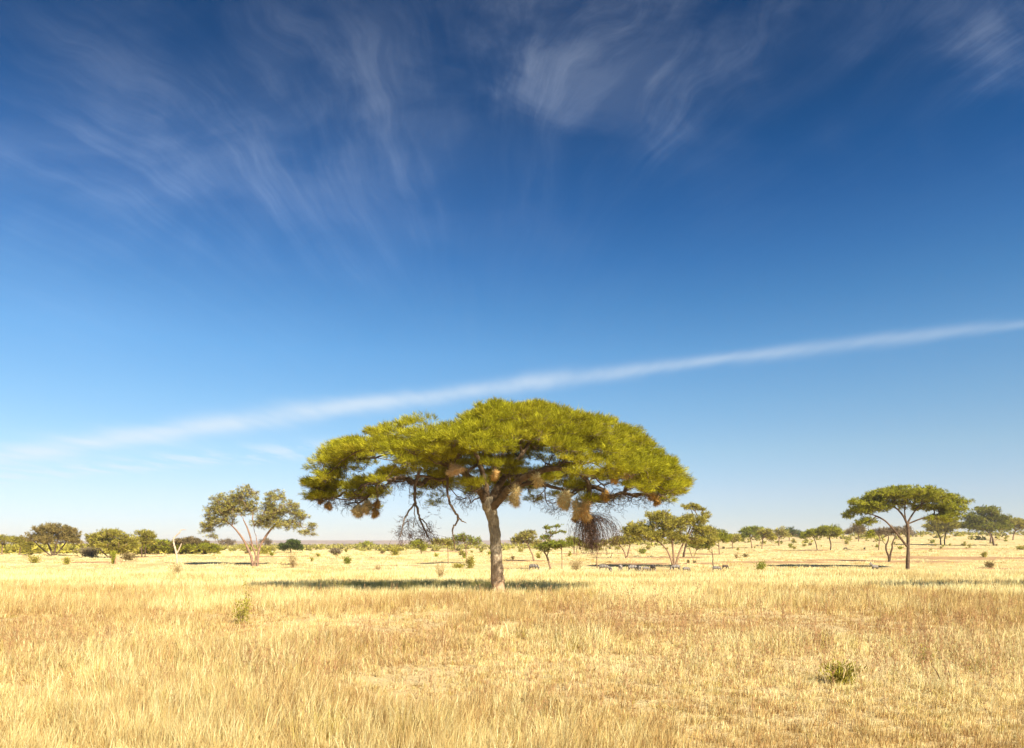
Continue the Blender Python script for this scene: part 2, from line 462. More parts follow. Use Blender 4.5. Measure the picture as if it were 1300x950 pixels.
# ---------------------------------------------------------------- grass
def grass_field():
    rg = np.random.default_rng(21)
    NC, PB = 56000, 24
    Y = 6.5 * (430 / 6.5) ** rg.random(NC)
    X = rg.uniform(-1, 1, NC) * (.80 * Y + 2.5)
    keep = np.ones(NC, bool)
    for (cx, cy, rx, ry) in strips_w:
        q = ((X - cx) / rx) ** 2 + ((Y - cy) / ry) ** 2 + .8 * (vnoise(X / 2.0, Y / 2.0, 4) - .5)
        keep &= ~((q < 1) & (rg.random(NC) < .93))
    patch = fbm(X / 2.6, Y / 3.5, 31, 3)             # short mats and open spots
    keep &= rg.random(NC) < sst(patch, .14, .38) * .75 + .25
    X, Y, patch = X[keep], Y[keep], patch[keep]; NC = len(X)
    tall = fbm(X / 4.0 + 40, Y / 5.0, 55, 3)
    big = fbm(X / 7.0, Y / 9.0, 77, 4)
    hgt = .12 + .46 * sst(tall, .38, .68) * (.5 + .5 * sst(patch, .3, .6))
    hgt *= rg.uniform(.7, 1.3, NC)
    hgt *= np.where(Y > 60, .8, 1.0)
    hgt = np.maximum(hgt, .66 * sst(Y, 66, 74) * (1 - sst(Y, 106, 116)))
    hgt = np.maximum(hgt, .58 * sst(Y, 28, 34) * (1 - sst(Y, 66, 74)))
    s = np.maximum(Y, 9) / F
    crad = np.minimum(.05 + s * 5.5, .6)
    idx = np.repeat(np.arange(NC), PB); n = len(idx)
    th = rg.uniform(0, 2 * np.pi, n); rr = np.abs(rg.normal(size=n)) * crad[idx]
    x = X[idx] + np.cos(th) * rr; y = Y[idx] + np.sin(th) * rr; z = ground(x, y)
    h = hgt[idx] * rg.uniform(.45, 1.15, n)
    lean = rg.uniform(.05, .55, n); flatb = rg.random(n) < (.14 + .5 * (1 - sst(patch, .30, .46)))[idx]; lean = np.where(flatb, rg.uniform(1.0, 2.6, n), lean)
    th2 = np.where(flatb, rg.uniform(0, 2 * np.pi, n), th + rg.normal(size=n) * .7)
    wind = np.array([.10, .02])
    dirx = np.cos(th2) * lean + wind[0]; diry = np.sin(th2) * lean + wind[1]
    w = (.0030 + .0016 * rg.random(n)) * np.maximum(y, 9) / 9.0 * .74
    nl = np.sqrt(1 + dirx ** 2 + diry ** 2); tx = dirx / nl * h; ty = diry / nl * h; tz = h / nl
    phi = rg.uniform(0, np.pi, n); wx = np.cos(phi) * w; wy = np.sin(phi) * w
    # colours
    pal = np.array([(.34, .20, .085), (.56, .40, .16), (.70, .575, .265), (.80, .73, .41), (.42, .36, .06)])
    tcl = (.26 + .46 * sst(big, .30, .70) + .45 * (tall - .5) + .26 * rg.normal(size=NC))
    tcl = tcl + .32 * sst(Y, 28, 62) - .04
    t = (tcl[idx] + .16 * rg.normal(size=n)).clip(0, 1) * 3
    k = np.floor(t).clip(0, 2).astype(int); fr = (t - k)[:, None]
    c = pal[k] * (1 - fr) + pal[k + 1] * fr
    shade = np.exp(-((X + 5.5) / 9.5) ** 4 - ((Y - 51.5) / 5.5) ** 2)      # greener growth, tinted over the big tree's cast shadow to warm its blue shade
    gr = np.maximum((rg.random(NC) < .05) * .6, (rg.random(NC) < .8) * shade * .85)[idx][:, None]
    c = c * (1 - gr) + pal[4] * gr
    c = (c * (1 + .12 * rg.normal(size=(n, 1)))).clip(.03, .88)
    near = y < 26
    def part(mask, two):
        q = np.nonzero(mask)[0]; m = len(q)
        B = np.stack([x[q], y[q], z[q]], 1); W = np.stack([wx[q], wy[q], 0 * wx[q]], 1); Tt = np.stack([tx[q], ty[q], tz[q]], 1)
        if two:
            mid = B + Tt * [.38, .38, .6]
            v = np.stack([B - W, B + W, mid + W * .8, mid - W * .8, B + Tt], 1).reshape(-1, 3)
            o = np.arange(m)[:, None] * 5
            f = np.concatenate([o + [[0, 1, 2]], o + [[0, 2, 3]], o + [[3, 2, 4]]]); cc = np.tile(c[q], (3, 1))
        else:
            v = np.stack([B - W, B + W, B + Tt], 1).reshape(-1, 3); f = np.arange(m * 3).reshape(-1, 3); cc = c[q]
        return v, f, cc
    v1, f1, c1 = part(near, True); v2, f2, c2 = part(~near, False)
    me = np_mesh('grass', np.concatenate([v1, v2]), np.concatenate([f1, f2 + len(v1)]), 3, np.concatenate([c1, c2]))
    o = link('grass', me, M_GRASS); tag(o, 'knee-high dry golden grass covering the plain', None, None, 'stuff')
grass_field()

def stalks():
    """tall thin seed stalks and twiggy reddish weeds standing in the grass"""
    rg = np.random.default_rng(5)
    segs = []; cols = []; wid = []
    zones = [(930, 815, 150, 50, 620), (1190, 825, 130, 50, 620), (60, 830, 110, 30, 260), (540, 830, 130, 35, 240), (780, 790, 90, 30, 330), (330, 850, 120, 30, 150), (900, 870, 300, 30, 260),
             (730, 800, 30, 25, 40), (1260, 850, 60, 20, 90), (650, 800, 600, 60, 420), (650, 905, 600, 40, 260), (650, 762, 620, 20, 520)]
    for (px, py, wx, wy, n) in zones:
        for _ in range(n):
            q = at(px + rg.normal() * wx * .6, min(945, max(745, py + rg.normal() * wy * .6))); s = q[1] / F
            reddish = rg.random() < (.75 if n > 100 and wx < 200 else .35)
            base_c = np.array((.42, .245, .12) if reddish else (.62, .48, .25)) * rg.uniform(.75, 1.2)
            hh = rg.uniform(.35, .75) if reddish else rg.uniform(.4, .75)
            d = unit(np.array([rg.normal() * .16, rg.normal() * .16, 1.0])); p = q.copy(); k = 5
            for j in range(k):
                e = p + d * hh / k; segs.append((p, e + d * .02)); cols.append(base_c); wid.append(max(.0042, .21 * s) * (1.2 - .15 * j))
                if reddish and j > 0:
                    for _b in range(5):
                        bd = unit(d + rg.normal(size=3) * .55); L = hh * rg.uniform(.12, .32)
                        segs.append((e, e + bd * L)); cols.append(base_c * 1.1); wid.append(max(.0034, .18 * s))
                p = e; d = unit(d + rg.normal(size=3) * .10)
            if not reddish:
                for _b in range(5):
                    bd = unit(d + rg.normal(size=3) * .22); segs.append((p - d * .12 * rg.random(), p + bd * .09)); cols.append(base_c * 1.15); wid.append(max(.0045, .22 * s))
    o = ribbons(np.array(segs), np.array(cols), 'dry_weeds', M_GRASS, None, np.zeros(3), np.array(wid))
    tag(o, 'thin reddish weed stalks and seed heads rising above the grass', None, None, 'stuff')
stalks()

# ---------------------------------------------------------------- main tree
def main_tree():
    rg = np.random.default_rng(3)
    b = at(633, 754.5); Y = b[1]; s = Y / F
    root = empty('umbrella_thorn_tree', b)
    tag(root, 'largest umbrella thorn tree with wide flat green crown, nests hanging under it', 'tree')
    def Q(px, py, oy=0): return P(px, py, Y + oy)
    def dens_line(pts, rad, m=5):
        pts = np.array(pts); u = np.linspace(0, len(pts) - 1, (len(pts) - 1) * m + 1)
        pp = np.stack([np.interp(u, np.arange(len(pts)), pts[:, j]) for j in range(3)], 1)
        for _ in range(3): pp[1:-1] = (pp[:-2] + 2 * pp[1:-1] + pp[2:]) / 4
        return pp, np.interp(u, np.arange(len(pts)), rad)
    sk = Skeleton(rg); T = Tubes()
    tr = [(633, 757, 11), (632.6, 750, 9.6), (632, 738, 8.9), (631, 720, 8.1), (629.7, 700, 7.6), (628.7, 680, 7.4), (627, 664, 7.4), (623, 650, 8.4), (619.5, 640, 9.0), (618, 632, 7.4)]
    pp, rr = dens_line([Q(a, c) for a, c, r in tr], [r * s for *_, r in tr], 8)
    T.add(pp, rr * .94, 22, .26, 4); sk.polyline(pp, rr)
    T.build('trunk', M_BARK, root, b)
    limbs = [
        [(618, 640, 5.6, 0), (611, 627, 5.2, -.4), (604, 614, 4.6, -1.0), (592, 602, 4, -1.6), (570, 590, 3.2, -2.4), (540, 582, 2.6, -3.2)],
        [(617, 638, 5.4, 0), (611, 622, 4.8, .8), (598, 606, 4.2, 2), (575, 594, 3.4, 3.6), (545, 584, 2.8, 5)],
        [(620, 642, 6.6, 0), (629, 622, 5.6, .3), (641, 606, 4.8, .9), (652, 592, 4.2, 1.6), (664, 575, 3.4, 2.4), (676, 556, 2.6, 3)],
        [(623, 646, 6.4, -.1), (636, 633, 5.8, -.5), (648, 620, 5, -1.1), (665, 606, 4.4, -1.9), (690, 596, 4.0, -2.8), (720, 594, 3.5, -3.2), (741, 604, 2.8, -3.2), (750, 618, 2.4, -3.1), (748, 634, 2.1, -3), (746, 650, 1.7, -3), (746, 662, 1.2, -3)],
        [(622, 640, 5.6, .1), (637, 622, 5, 1.2), (656, 606, 4.2, 2.4), (690, 595, 3.4, 4), (730, 588, 2.8, 5.4)],
        [(648, 621, 3.4, -1.1), (668, 613, 3, -1.4), (692, 615, 2.7, -1.7), (713, 621, 2.3, -1.9), (730, 628, 1.6, -2.1)],
        [(743, 606, 2.2, -3.2), (760, 600, 1.8, -3.7), (780, 594, 1.5, -4.2), (800, 590, 1.2, -4.6)],
        [(619, 634, 4.8, 0), (616, 614, 4.2, .2), (610, 590, 3.4, -.2), (600, 568, 2.6, -.8)],
        [(570, 590, 2.6, -2.4), (568, 604, 1.9, -2.6)],
    ]
    for L in limbs:
        T = Tubes(); pp, rr = dens_line([Q(a, c, o) for a, c, r, o in L], [r * s for a, c, r, o in L])
        pp[1:-1] += rg.normal(size=(len(pp) - 2, 3)) * .02
        sk.polyline(pp, rr); T.add(pp, rr * .86, 9, .3, int(L[0][0])); T.build('limb', M_LIMB, root, b)
    # crown: pads on a domed disc
    xs_l = np.array([0, 40, 80, 120, 150, 180, 210, 235, 250]); z_l = np.array([521, 522, 524, 526, 534, 548, 568, 590, 606])
    xs_r = np.array([0, 45, 75, 110, 150, 175, 200, 225, 250]); z_r = np.array([521, 514, 511, 518, 527, 536, 562, 586, 610])
    cxp = 630
    ax = 233 * s; ay = 7.9
    cen = np.array([(cxp - 650) * s, Y, 0])
    def ztop(dx, dy):
        r = np.sqrt(dx ** 2 + (dy * ax / ay) ** 2) / s; co = dx / np.maximum(np.sqrt(dx ** 2 + dy ** 2), 1e-6)
        m_ = (co + 1) / 2
        py = np.interp(r, xs_l, z_l) * (1 - m_) + np.interp(r, xs_r, z_r) * m_
        return EYE + (H0 - py) * s
    N = 5200
    a = rg.uniform(0, 2 * np.pi, N); r = np.sqrt(rg.random(N)) * .975
    dx = np.cos(a) * r * ax; dy = np.sin(a) * r * ay
    lump = fbm(dx / 2.3 + 7, dy / 2.3, 91, 2)
    edge = r + .30 * (fbm(np.cos(a) * 3.0 + 5, np.sin(a) * 3.0, 44, 2) - .5)
    ok = edge < .97
    dx, dy, lump, r = dx[ok], dy[ok], lump[ok], r[ok]; N = len(dx)
    # layers: a lumpy top sheet and shelves below it
    lay = rg.random(N)
    low = np.where(lay < .50, rg.uniform(0, .35, N), np.where(lay < .80, rg.uniform(.7, 1.5, N), rg.uniform(1.7, 2.6, N)))
    l2 = fbm(dx / 1.9 + 30, dy / 1.9 + 8, 12, 2); l3 = fbm(dx / 2.2 + 70, dy / 2.2 + 3, 23, 2)
    keep = np.where(lay < .50, lump > .50, np.where(lay < .80, l2 > .52, l3 > .58))
    keep &= ~((lay >= .8) & (r < .25))
    thin = np.where(lay < .5, 1, 1 - .3 * r)
    dx, dy, low, lump, r, lay, thin = dx[keep], dy[keep], low[keep], lump[keep], r[keep], lay[keep], thin[keep]
    # poisson-ish thinning
    z = ztop(dx, dy) - .62 - low * thin * (1 - .25 * r) + (lump - .61) * 1.5
    pts = np.stack([cen[0] + dx, cen[1] + dy, z], 1)
    sel = []
    for k in range(len(pts)):
        if len(sel) == 0: sel.append(k); continue
        d = (pts[sel] - pts[k]) * [1, 1, 1.6]
        if (d * d).sum(1).min() > .64 ** 2: sel.append(k)
        if len(sel) >= 700: break
    pts = pts[sel]; rr_ = r[sel]
    print('pads', len(pts))
    # extra lower pads traced from the photo: (px, py, depth offset, n, spread px)
    extra = [(600, 616, -1.2, 5, 14), (575, 612, -1.0, 5, 12), (560, 604, -2, 4, 10), (520, 596, -3, 4, 12), (495, 604, -2, 5, 14), (470, 612, -1, 6, 14), (440, 620, 0, 6, 14), (415, 622, 1, 6, 12), (400, 612, 0, 5, 10),
             (650, 600, .5, 5, 14), (690, 606, 1.5, 4, 12), (735, 618, -2.6, 5, 12), (755, 605, 0, 4, 10), (800, 596, 0, 6, 14), (830, 606, 0, 6, 14), (850, 612, 0, 5, 12), (842, 624, .4, 5, 8), (865, 612, 0, 4, 8), (815, 612, .5, 5, 12), (850, 622, .3, 4, 8), (832, 632, .2, 3, 5), (780, 606, 1, 4, 12), (455, 628, -.4, 5, 12), (410, 628, 0, 4, 8), (480, 622, -.8, 4, 10), (745, 634, -2.6, 3, 8), (640, 612, 2.4, 4, 12), (598, 622, 1.5, 3, 10)]
    ex = []
    for (px, py, oy, n, sp) in extra:
        for _ in range(n):
            ex.append(Q(px + rg.normal() * sp * .6, py + rg.normal() * 3.2, oy + rg.normal() * .6))
    ex = np.array(ex)
    allp = np.concatenate([pts, ex])
    # bare twig ends, targets without leaves
    tw = [(445, 628, -1, 12, 26, 8), (490, 618, -2, 10, 26, 8), (525, 610, -2.5, 7, 16, 5), (540, 615, -2.5, 6, 10, 8), (585, 632, -1.5, 7, 12, 5), (600, 626, 0, 5, 10, 5), (700, 640, -1.9, 7, 12, 7), (712, 645, -2, 5, 8, 6),
          (770, 622, -3, 12, 22, 9), (795, 626, -2.5, 10, 20, 9), (815, 630, -2, 8, 16, 8), (735, 650, -2.5, 6, 10, 6), (760, 640, -3, 5, 12, 6), (660, 612, -1, 5, 16, 5), (690, 628, -1.8, 6, 10, 6), (840, 628, -1, 6, 10, 6), (420, 634, -.5, 8, 12, 6), (800, 636, -2.2, 8, 14, 7), (782, 630, -2.6, 10, 12, 9), (440, 638, -.6, 9, 14, 6), (595, 634, -.6, 6, 9, 4), (500, 610, -2, 8, 10, 5), (470, 636, -1, 8, 16, 6)]
    twp = []
    for (px, py, oy, n, sx, sy) in tw:
        for _ in range(n): twp.append(Q(px + rg.normal() * sx * .6, py + rg.normal() * sy * .6, oy + rg.normal() * .5))
    twp = np.array(twp)
    nest_targets = [Q(q[0], q[1] - q[3] * .5 - 1, q[4]) for q in NESTS]
    prim = np.concatenate([allp - [0, 0, .25], twp, nest_targets])
    sk.grow(list(prim), .8, .30, .035, .15, b[2] + 4.2)
    T = Tubes(); sk.tubes(T, .016, .46, sides=5); T.build('branchwork', M_LIMB, root, b)
    # leaves
    rad = rg.uniform(.42, .95, len(allp)); rad[len(pts):] *= .85
    per = (rg.uniform(480, 1500, len(allp)) * (rad / .85) ** 1.6).astype(int)
    pal = ((.35, .36, .018), (.48, .455, .030), (.21, .235, .018), (.48, .37, .035))
    v, f, c = pad_leaves(allp, rad, per, .29, .0098, pal, rg, np.array([cen[0], cen[1], EYE + (H0 - 640) * s]), hsq=.22, outw=1.0, upw=.55, flat=.4, k=13, fan=.36)
    link('crown', np_mesh('crown', v - b, f, 4, c), M_LEAF, root)
    print('main sprigs', len(f))
    # twig sprays inside and under the pads
    segs = []
    n = len(allp) * 13; idx = rg.integers(0, len(allp), n); d = unit(rg.normal(size=(n, 3)) * [1, 1, .45] + .5 * unit(allp[idx] - [cen[0], cen[1], EYE + 6]))
    segs.append(np.stack([allp[idx] - [0, 0, .15], allp[idx] - [0, 0, .15] + d * rad[idx][:, None] * rg.uniform(.5, 1.25, (n, 1))], 1))
    def spray(origins, n_each, L, down, spread, gen=3):
        cur = [(o, unit(np.array([rg.normal() * spread, rg.normal() * spread, -down + rg.normal() * .3])), L) for o in origins for _ in range(n_each)]
        out = []
        for g_ in range(gen):
            nxt = []
            for (p, d_, l) in cur:
                l = l * rg.uniform(.6, 1.2)
                q = p.copy(); dd = d_
                for _ in range(3):
                    e = q + dd * l / 3; out.append((q, e + dd * .01)); dd = unit(dd + rg.normal(size=3) * .28 + [0, 0, -.06 * down]); q = e
                    if g_ < gen - 1: nxt.append((q, unit(dd + rg.normal(size=3) * .6), l * .55))
            cur = nxt
        return np.array(out)
    segs.append(spray(list(twp), 3, .55, .5, .8, 3))
    ss = np.concatenate(segs)
    ribbons(ss, palette(((.10, .07, .05), (.20, .15, .11)), len(ss), rg), 'twig_spray', M_TWIG, root, b, .0085)
    # dead hanging branches
    def hang(lines, sprays, lab):
        T = Tubes()
        for L in lines:
            pp, r2 = dens_line([Q(a_, c_, o_) for a_, c_, r_, o_ in L], [r_ * s for a_, c_, r_, o_ in L])
            pp[1:-1] += rg.normal(size=(len(pp) - 2, 3)) * .018; T.add(pp, r2, 6, .3, 2)
        o = T.build('hanging_branch', M_LIMB, root, b); o['label'] = lab
        if sprays is not None:
            ribbons(sprays, palette(((.10, .06, .045), (.20, .13, .10)), len(sprays), rg), 'twig_spray', M_TWIG, o, b, .0095)
        return o
    L1 = [[(534, 594, 2.0, -3), (530, 606, 1.9, -3), (526.5, 622, 1.8, -3), (526.5, 638, 1.7, -3), (530, 645, 1.5, -3), (532, 657, 1.3, -3), (536, 666, 1.2, -3), (541, 676, .9, -3), (546, 688, .5, -3)],
          [(526.5, 639, 1.2, -3), (520, 648, 1.1, -3.2), (514, 657, .9, -3.4), (511, 668, .7, -3.5), (508, 682, .4, -3.5)],
          [(532, 657, .8, -3), (539, 662, .8, -2.8), (543, 670, .7, -2.6), (551, 680, .5, -2.5), (556, 692, .3, -2.4)],
          [(526, 640, .6, -3), (527, 655, .6, -3.3), (524, 670, .4, -3.5)]]
    ori = [Q(a_ + rg.normal() * 3, c_ + rg.normal() * 3, -3 + rg.normal() * .4) for a_, c_ in [(511, 668), (508, 680), (515, 658), (520, 655), (527, 660), (524, 670), (536, 668), (543, 672), (551, 682), (541, 680), (532, 674), (520, 676), (505, 675), (546, 668)] for _ in range(3)]
    s1 = spray(ori, 3, .5, .9, .75, 3)
    ori2 = [Q(a_ + rg.normal() * 3, c_ + rg.normal() * 3, -2.6 + rg.normal() * .4) for a_, c_ in [(538, 645), (545, 652), (552, 645), (548, 660)]]
    hang(L1, np.concatenate([s1, spray(ori2, 3, .5, .1, .9, 3)]), 'dead forked branch hanging with a fan of grey twigs')
    hang([[(568, 600, 1.7, -2.6), (568, 628, 1.5, -2.7), (571, 640, 1.5, -2.7), (577, 649, 1.5, -2.8), (582, 657, 1.4, -2.8), (580, 664, 1.1, -2.8), (574, 670, 1.0, -2.8), (575, 680, .9, -2.8), (577, 692, .8, -2.8), (578, 700, .5, -2.8)],
          [(582, 657, 1.0, -2.8), (587, 662, .8, -2.8), (592, 664.5, .35, -2.8)]], None, 'bare crooked dead branch hanging down with a hooked tip')
    # dense bundle of drooping twigs
    bs = []
    for k in range(520):
        dense = k < 360
        st = Q(745 + rg.normal() * 2.0, 658 + rg.normal() * 2.5, -3 + rg.normal() * .1)
        an = rg.uniform(0, 2 * np.pi)
        R = (abs(rg.normal()) * .55 if dense else rg.uniform(.8, 1.55)); ex_ = np.array([math.cos(an) * R + (.25 if dense else .55), math.sin(an) * R * .8, 0])
        drop = rg.uniform(1.3, 2.0) if dense else rg.uniform(1.0, 1.9)
        m_ = 8; pr = st
        for j in range(1, m_ + 1):
            u = j / m_; q = st + ex_ * (1 - (1 - u) ** 2.2) + np.array([0, 0, -drop * u ** 1.7 + .30 * math.sin(u * math.pi) * (0.2 if dense else .8)]) + rg.normal(size=3) * .035
            bs.append((pr, q)); pr = q
            if rg.random() < .35: bs.append((q, q + unit(rg.normal(size=3) + [0, 0, -.8]) * .25))
    hang([[(748, 634, 1.6, -3), (746, 648, 1.4, -3), (744, 662, 1.1, -3), (743, 680, .6, -3)], [(747, 652, 1.0, -3), (752, 658, 1.0, -3), (754, 668, .9, -2.9), (753, 684, .5, -2.9)]], np.array(bs), 'dead branch ending in a dense drooping brown bundle of twigs')
    return Y, s
# nests: px, py, w, h, depth offset, kind, label
NESTS = [
 (407, 636, 7, 6, .2, 'b', 'small round brown nest, outermost at the left edge of the big crown'),
 (417, 642, 10, 9, .1, 'b', 'dark brown ball nest next inward from the smallest at the crown left edge'),
 (454, 648, 13, 16, -.6, 's', 'lower straw-coloured nest of the pale pair under the crown left side'),
 (465, 643, 12, 18, -.7, 's', 'upper straw nest of the pale pair, touching a brown nest'),
 (478.5, 640, 8, 9, -.8, 'b', 'brown nest stacked above another brown nest beside the pale straw pair'),
 (476, 651, 9, 11, -.8, 'b', 'brown nest lowest of the cluster beside the pale straw pair'),
 (577, 596, 26, 13, -3.6, 'p', 'broad pinkish brown nest lodged in leaves above the crooked dead branch'),
 (628, 603, 10, 12, -1.6, 'o', 'orange nest tucked in the fork directly above the trunk'),
 (654, 629, 12, 25, -2.6, 's', 'long shaggy straw nest hanging just right of the trunk fork'),
 (682, 609, 12, 17, -3.2, 's', 'straw nest hanging at the start of the low right limb'),
 (717, 634, 17, 23, -2.9, 's', 'fat golden nest at the end of the low right limb'),
 (733, 646, 15, 23, -3.4, 's', 'left half of the joined double nest above the drooping bundle'),
 (743, 648, 14, 26, -3.6, 'o', 'longer orange half of the double nest above the drooping bundle'),
 (767.5, 629, 11, 13, -3.6, 'b', 'olive-brown nest alone on twigs right of the double nest'),
 (780.5, 610, 8, 7, -3.6, 'o', 'tiny orange nest on bare twigs under the right limb'),
 (796.5, 599, 14, 16, -4.2, 'p', 'pale pink-brown nest highest under the right side of the crown'),
 (818.5, 617, 15, 17, -2.2, 'p', 'pale pink-brown nest at the top of the outer right cluster'),
 (826, 627, 13, 14, -2.0, 'b', 'brown nest in the middle of the outer right cluster'),
 (833, 636, 9, 10, -1.8, 'b', 'brown nest at the bottom tip of the outer right cluster'),
 (836.5, 606.5, 9, 11, -2.6, 'p', 'small pale nest farthest right in the crown leaves'),
 (730, 659, 5, 5, -3.0, 'b', 'tiny dark nest below the joined double nest'),
]
MY, MS = main_tree()
NCOL = {'s': ((.80, .53, .19), (.90, .72, .38)), 'b': ((.38, .20, .05), (.62, .38, .11)), 'o': ((.78, .42, .12), (.90, .60, .24)), 'p': ((.74, .47, .25), (.90, .66, .42))}
M_NEST = {k: solid_mat('woven_straw_' + n_, c_[0], c_[1], 9, (2.5, 2.5, .8), 1.0, 30) for (k, c_), n_ in zip(NCOL.items(), ('gold', 'brown', 'orange', 'pale'))}
def nest(px, py, w, h, oy, kind, label):
    rg = np.random.default_rng(int(px * 7 + py))
    c = P(px, py, MY + oy); s = (MY + oy) / F
    root = empty('weaver_nest', c); tag(root, label, 'bird nest', 'weaver bird nests hanging in the largest tree')
    nu, nv = 26, 18; th = np.linspace(0, 2 * np.pi, nu, endpoint=False); ph = np.linspace(0, np.pi, nv)
    TH, PH = np.meshgrid(th, ph)
    x = np.cos(TH) * np.sin(PH); y = np.sin(TH) * np.sin(PH); z = np.cos(PH)
    lum = 1 + .95 * (fbm(np.cos(TH) * 1.3 + px, np.sin(TH) * 1.3 + PH * 1.5 + py, 3) - .5) + .30 * (vnoise(np.cos(TH) * 3.5 + 9, np.sin(TH) * 3.5 + PH * 5, int(px)) - .5)
    lum[:, :] = lum * (1 - .0) ; taper = 1 - .22 * z        # wider below
    pts = np.stack([x * lum * taper * w * .33 * s + .12 * w * s * np.sin(PH * 2.2 + px), y * lum * taper * w * .33 * s, z * (1 + .2 * (lum - 1)) * h * .36 * s], -1).reshape(-1, 3)
    f = [(r * nu + a, r * nu + (a + 1) % nu, (r + 1) * nu + (a + 1) % nu, (r + 1) * nu + a) for r in range(nv - 1) for a in range(nu)]
    link('woven_ball', np_mesh('woven_ball', pts, np.array(f), 4, smooth=True), M_NEST[kind], root)
    n = int(420 + w * h * 3.2); i_ = rg.integers(nu, len(pts) - nu, n); p = pts[i_] * rg.uniform(.85, 1.0, (n, 1))
    d = unit(unit(p) * .55 + rg.normal(size=(n, 3)) * .6 + [0, 0, -.6]); L = rg.uniform(.05, .36, n) * (.45 + h / 26)
    cc = np.array(NCOL[kind][0]) + (np.array(NCOL[kind][1]) - NCOL[kind][0]) * rg.random((n, 1)) * 1.5
    cc = (cc * rg.uniform(.62, 1.2, (n, 1))).clip(0, .92)
    ribbons(np.stack([p, p + d * L[:, None]], 1), cc, 'loose_straw', M_STRAW, root, np.zeros(3), .017)
    T = Tubes(); T.add([np.array([0, 0, h * .35 * s]), np.array([rg.normal() * .03, 0, h * .5 * s + .1]), np.array([0, 0, h * .5 * s + .26])], [.03, .018, .014], 5)
    T.build('hanging_stalk', M_LIMB, root, np.zeros(3))
for q in NESTS: nest(*q)

#=TREES=
GT = 'acacia trees scattered over the plain'
tree('savanna_tree', 'airy olive tree with two crowns on pale stems forking from one foot', (322, 719),
     [[(321.5, 719, 2.2), (319, 706, 2.1), (314, 695, 1.9), (309, 685, 1.8), (301, 674, 1.5), (293, 666, 1.0)],
      [(323, 719, 1.7), (325, 705, 1.6), (320, 693, 1.4), (318, 682, 1.5), (314, 670, 1.3), (309, 660, .9)],
      [(327, 719, 2.0), (327.5, 704, 1.8), (330, 693, 1.8), (338, 680, 1.9), (345, 671, 1.8), (352, 664, 1.2)],
      [(326, 699, 1.0), (320, 695, .9), (316, 688, .7)], [(327, 696, .9), (326, 688, .7), (325, 680, .5)]],
     [(288, 640, 24, 17), (312, 630, 19, 14), (340, 655, 20, 12), (272, 652, 14, 13), (300, 648, 22, 10), (266, 667, 10, 9), (318, 645, 12, 10), (350, 631, 15, 9), (362, 646, 22, 11), (380, 657, 16, 9), (343, 652, 14, 9), (388, 676, 13, 6), (396, 667, 7, 6), (332, 664, 14, 9), (362, 666, 24, 8), (264, 672, 10, 8), (284, 662, 18, 8), (270, 681, 9, 4), (340, 640, 10, 9)],
     'mixed', dens=.46, group=GT, seed=31, twig=2.2, tipr=.15, padpx=4.4, Lpx=3.2, Wpx=.24, under=.9, hsq=.34, bark=M_PINK)
tree('umbrella_thorn_tree', 'tall umbrella tree with flat green crown and slim dark trunk, right side', (1152, 723.5),
     [[(1152, 723.5, 3.2), (1152.6, 710, 2.8), (1153, 695, 2.6), (1153, 678, 2.5), (1152, 664, 2.4)],
      [(1152, 666, 1.9), (1147, 655, 1.6), (1138, 645, 1.4), (1122, 639, 1.1), (1108, 637, .8)], [(1152, 665, 1.8), (1157, 655, 1.6), (1166, 643, 1.4), (1178, 635, 1.1)],
      [(1151.5, 694, 2.0), (1143, 683, 1.8), (1134, 672, 1.6), (1124, 661, 1.4), (1110, 654, 1.2), (1097, 651, .9)], [(1153, 665, 1.4), (1168, 659, 1.2), (1184, 655, 1.0), (1200, 650, .7)],
      [(1150, 661, 1.2), (1148, 648, 1.1), (1150, 636, .8)]],
     [(1152, 628, 46, 11), (1128, 631, 32, 10), (1182, 634, 36, 12), (1208, 652, 16, 9), (1112, 644, 22, 9), (1100, 640, 24, 9), (1090, 649, 19, 7), (1078, 655, 10, 4), (1205, 645, 22, 9), (1222, 638, 12, 4.5), (1196, 658, 22, 6), (1168, 645, 24, 5, 15), (1100, 663, 14, 6), (1105, 680, 4.5, 8), (1140, 640, 20, 4, 12)],
     'green', dens=1.0, group=GT, seed=32, bark=M_BARKD, twig=1.2, hsq=.34, under=.25, tipr=.28)
tree('savanna_tree', 'bushy olive tree on three slanting stems right of the hanging twig bundle', (856, 721),
     [[(855.5, 721, 2.0), (851, 707, 1.6), (846, 697, 1.3), (838, 689, 1.0)], [(856, 721, 2.3), (855, 704, 1.9), (853.5, 688, 1.6), (852, 672, 1.1)], [(857, 719, 2.0), (861, 705, 1.7), (867, 691, 1.6), (873, 679, 1.4), (877, 668, 1.0)]],
     [(836, 656, 20, 8), (812, 671, 20, 10), (848, 668, 26, 13), (876, 662, 22, 9), (890, 674, 14, 9), (830, 680, 28, 9), (800, 676, 12, 7), (862, 682, 14, 7), (885, 686, 14, 7)],
     'olive', dens=1.0, group=GT, seed=33, twig=.9, under=.7)
tree('savanna_tree', 'dark-stemmed tree whose small twin top pads rise above the bushy olive tree', (868, 708),
     [[(867.5, 708, 2.0), (870, 694, 1.7), (875, 680, 1.4), (881, 668, 1.2), (880, 656, .9), (878, 648, .7)], [(880, 668, .8), (888, 660, .6), (893, 657, .5)]],
     [(877, 644, 13, 4.2), (888, 647, 8, 3.5), (896, 655, 8, 4.5), (903, 676, 9, 7), (898, 686, 14, 6)], 'olive', dens=1.1, group=GT, seed=34, bark=M_BARKD, under=.7, padpx=3.6)
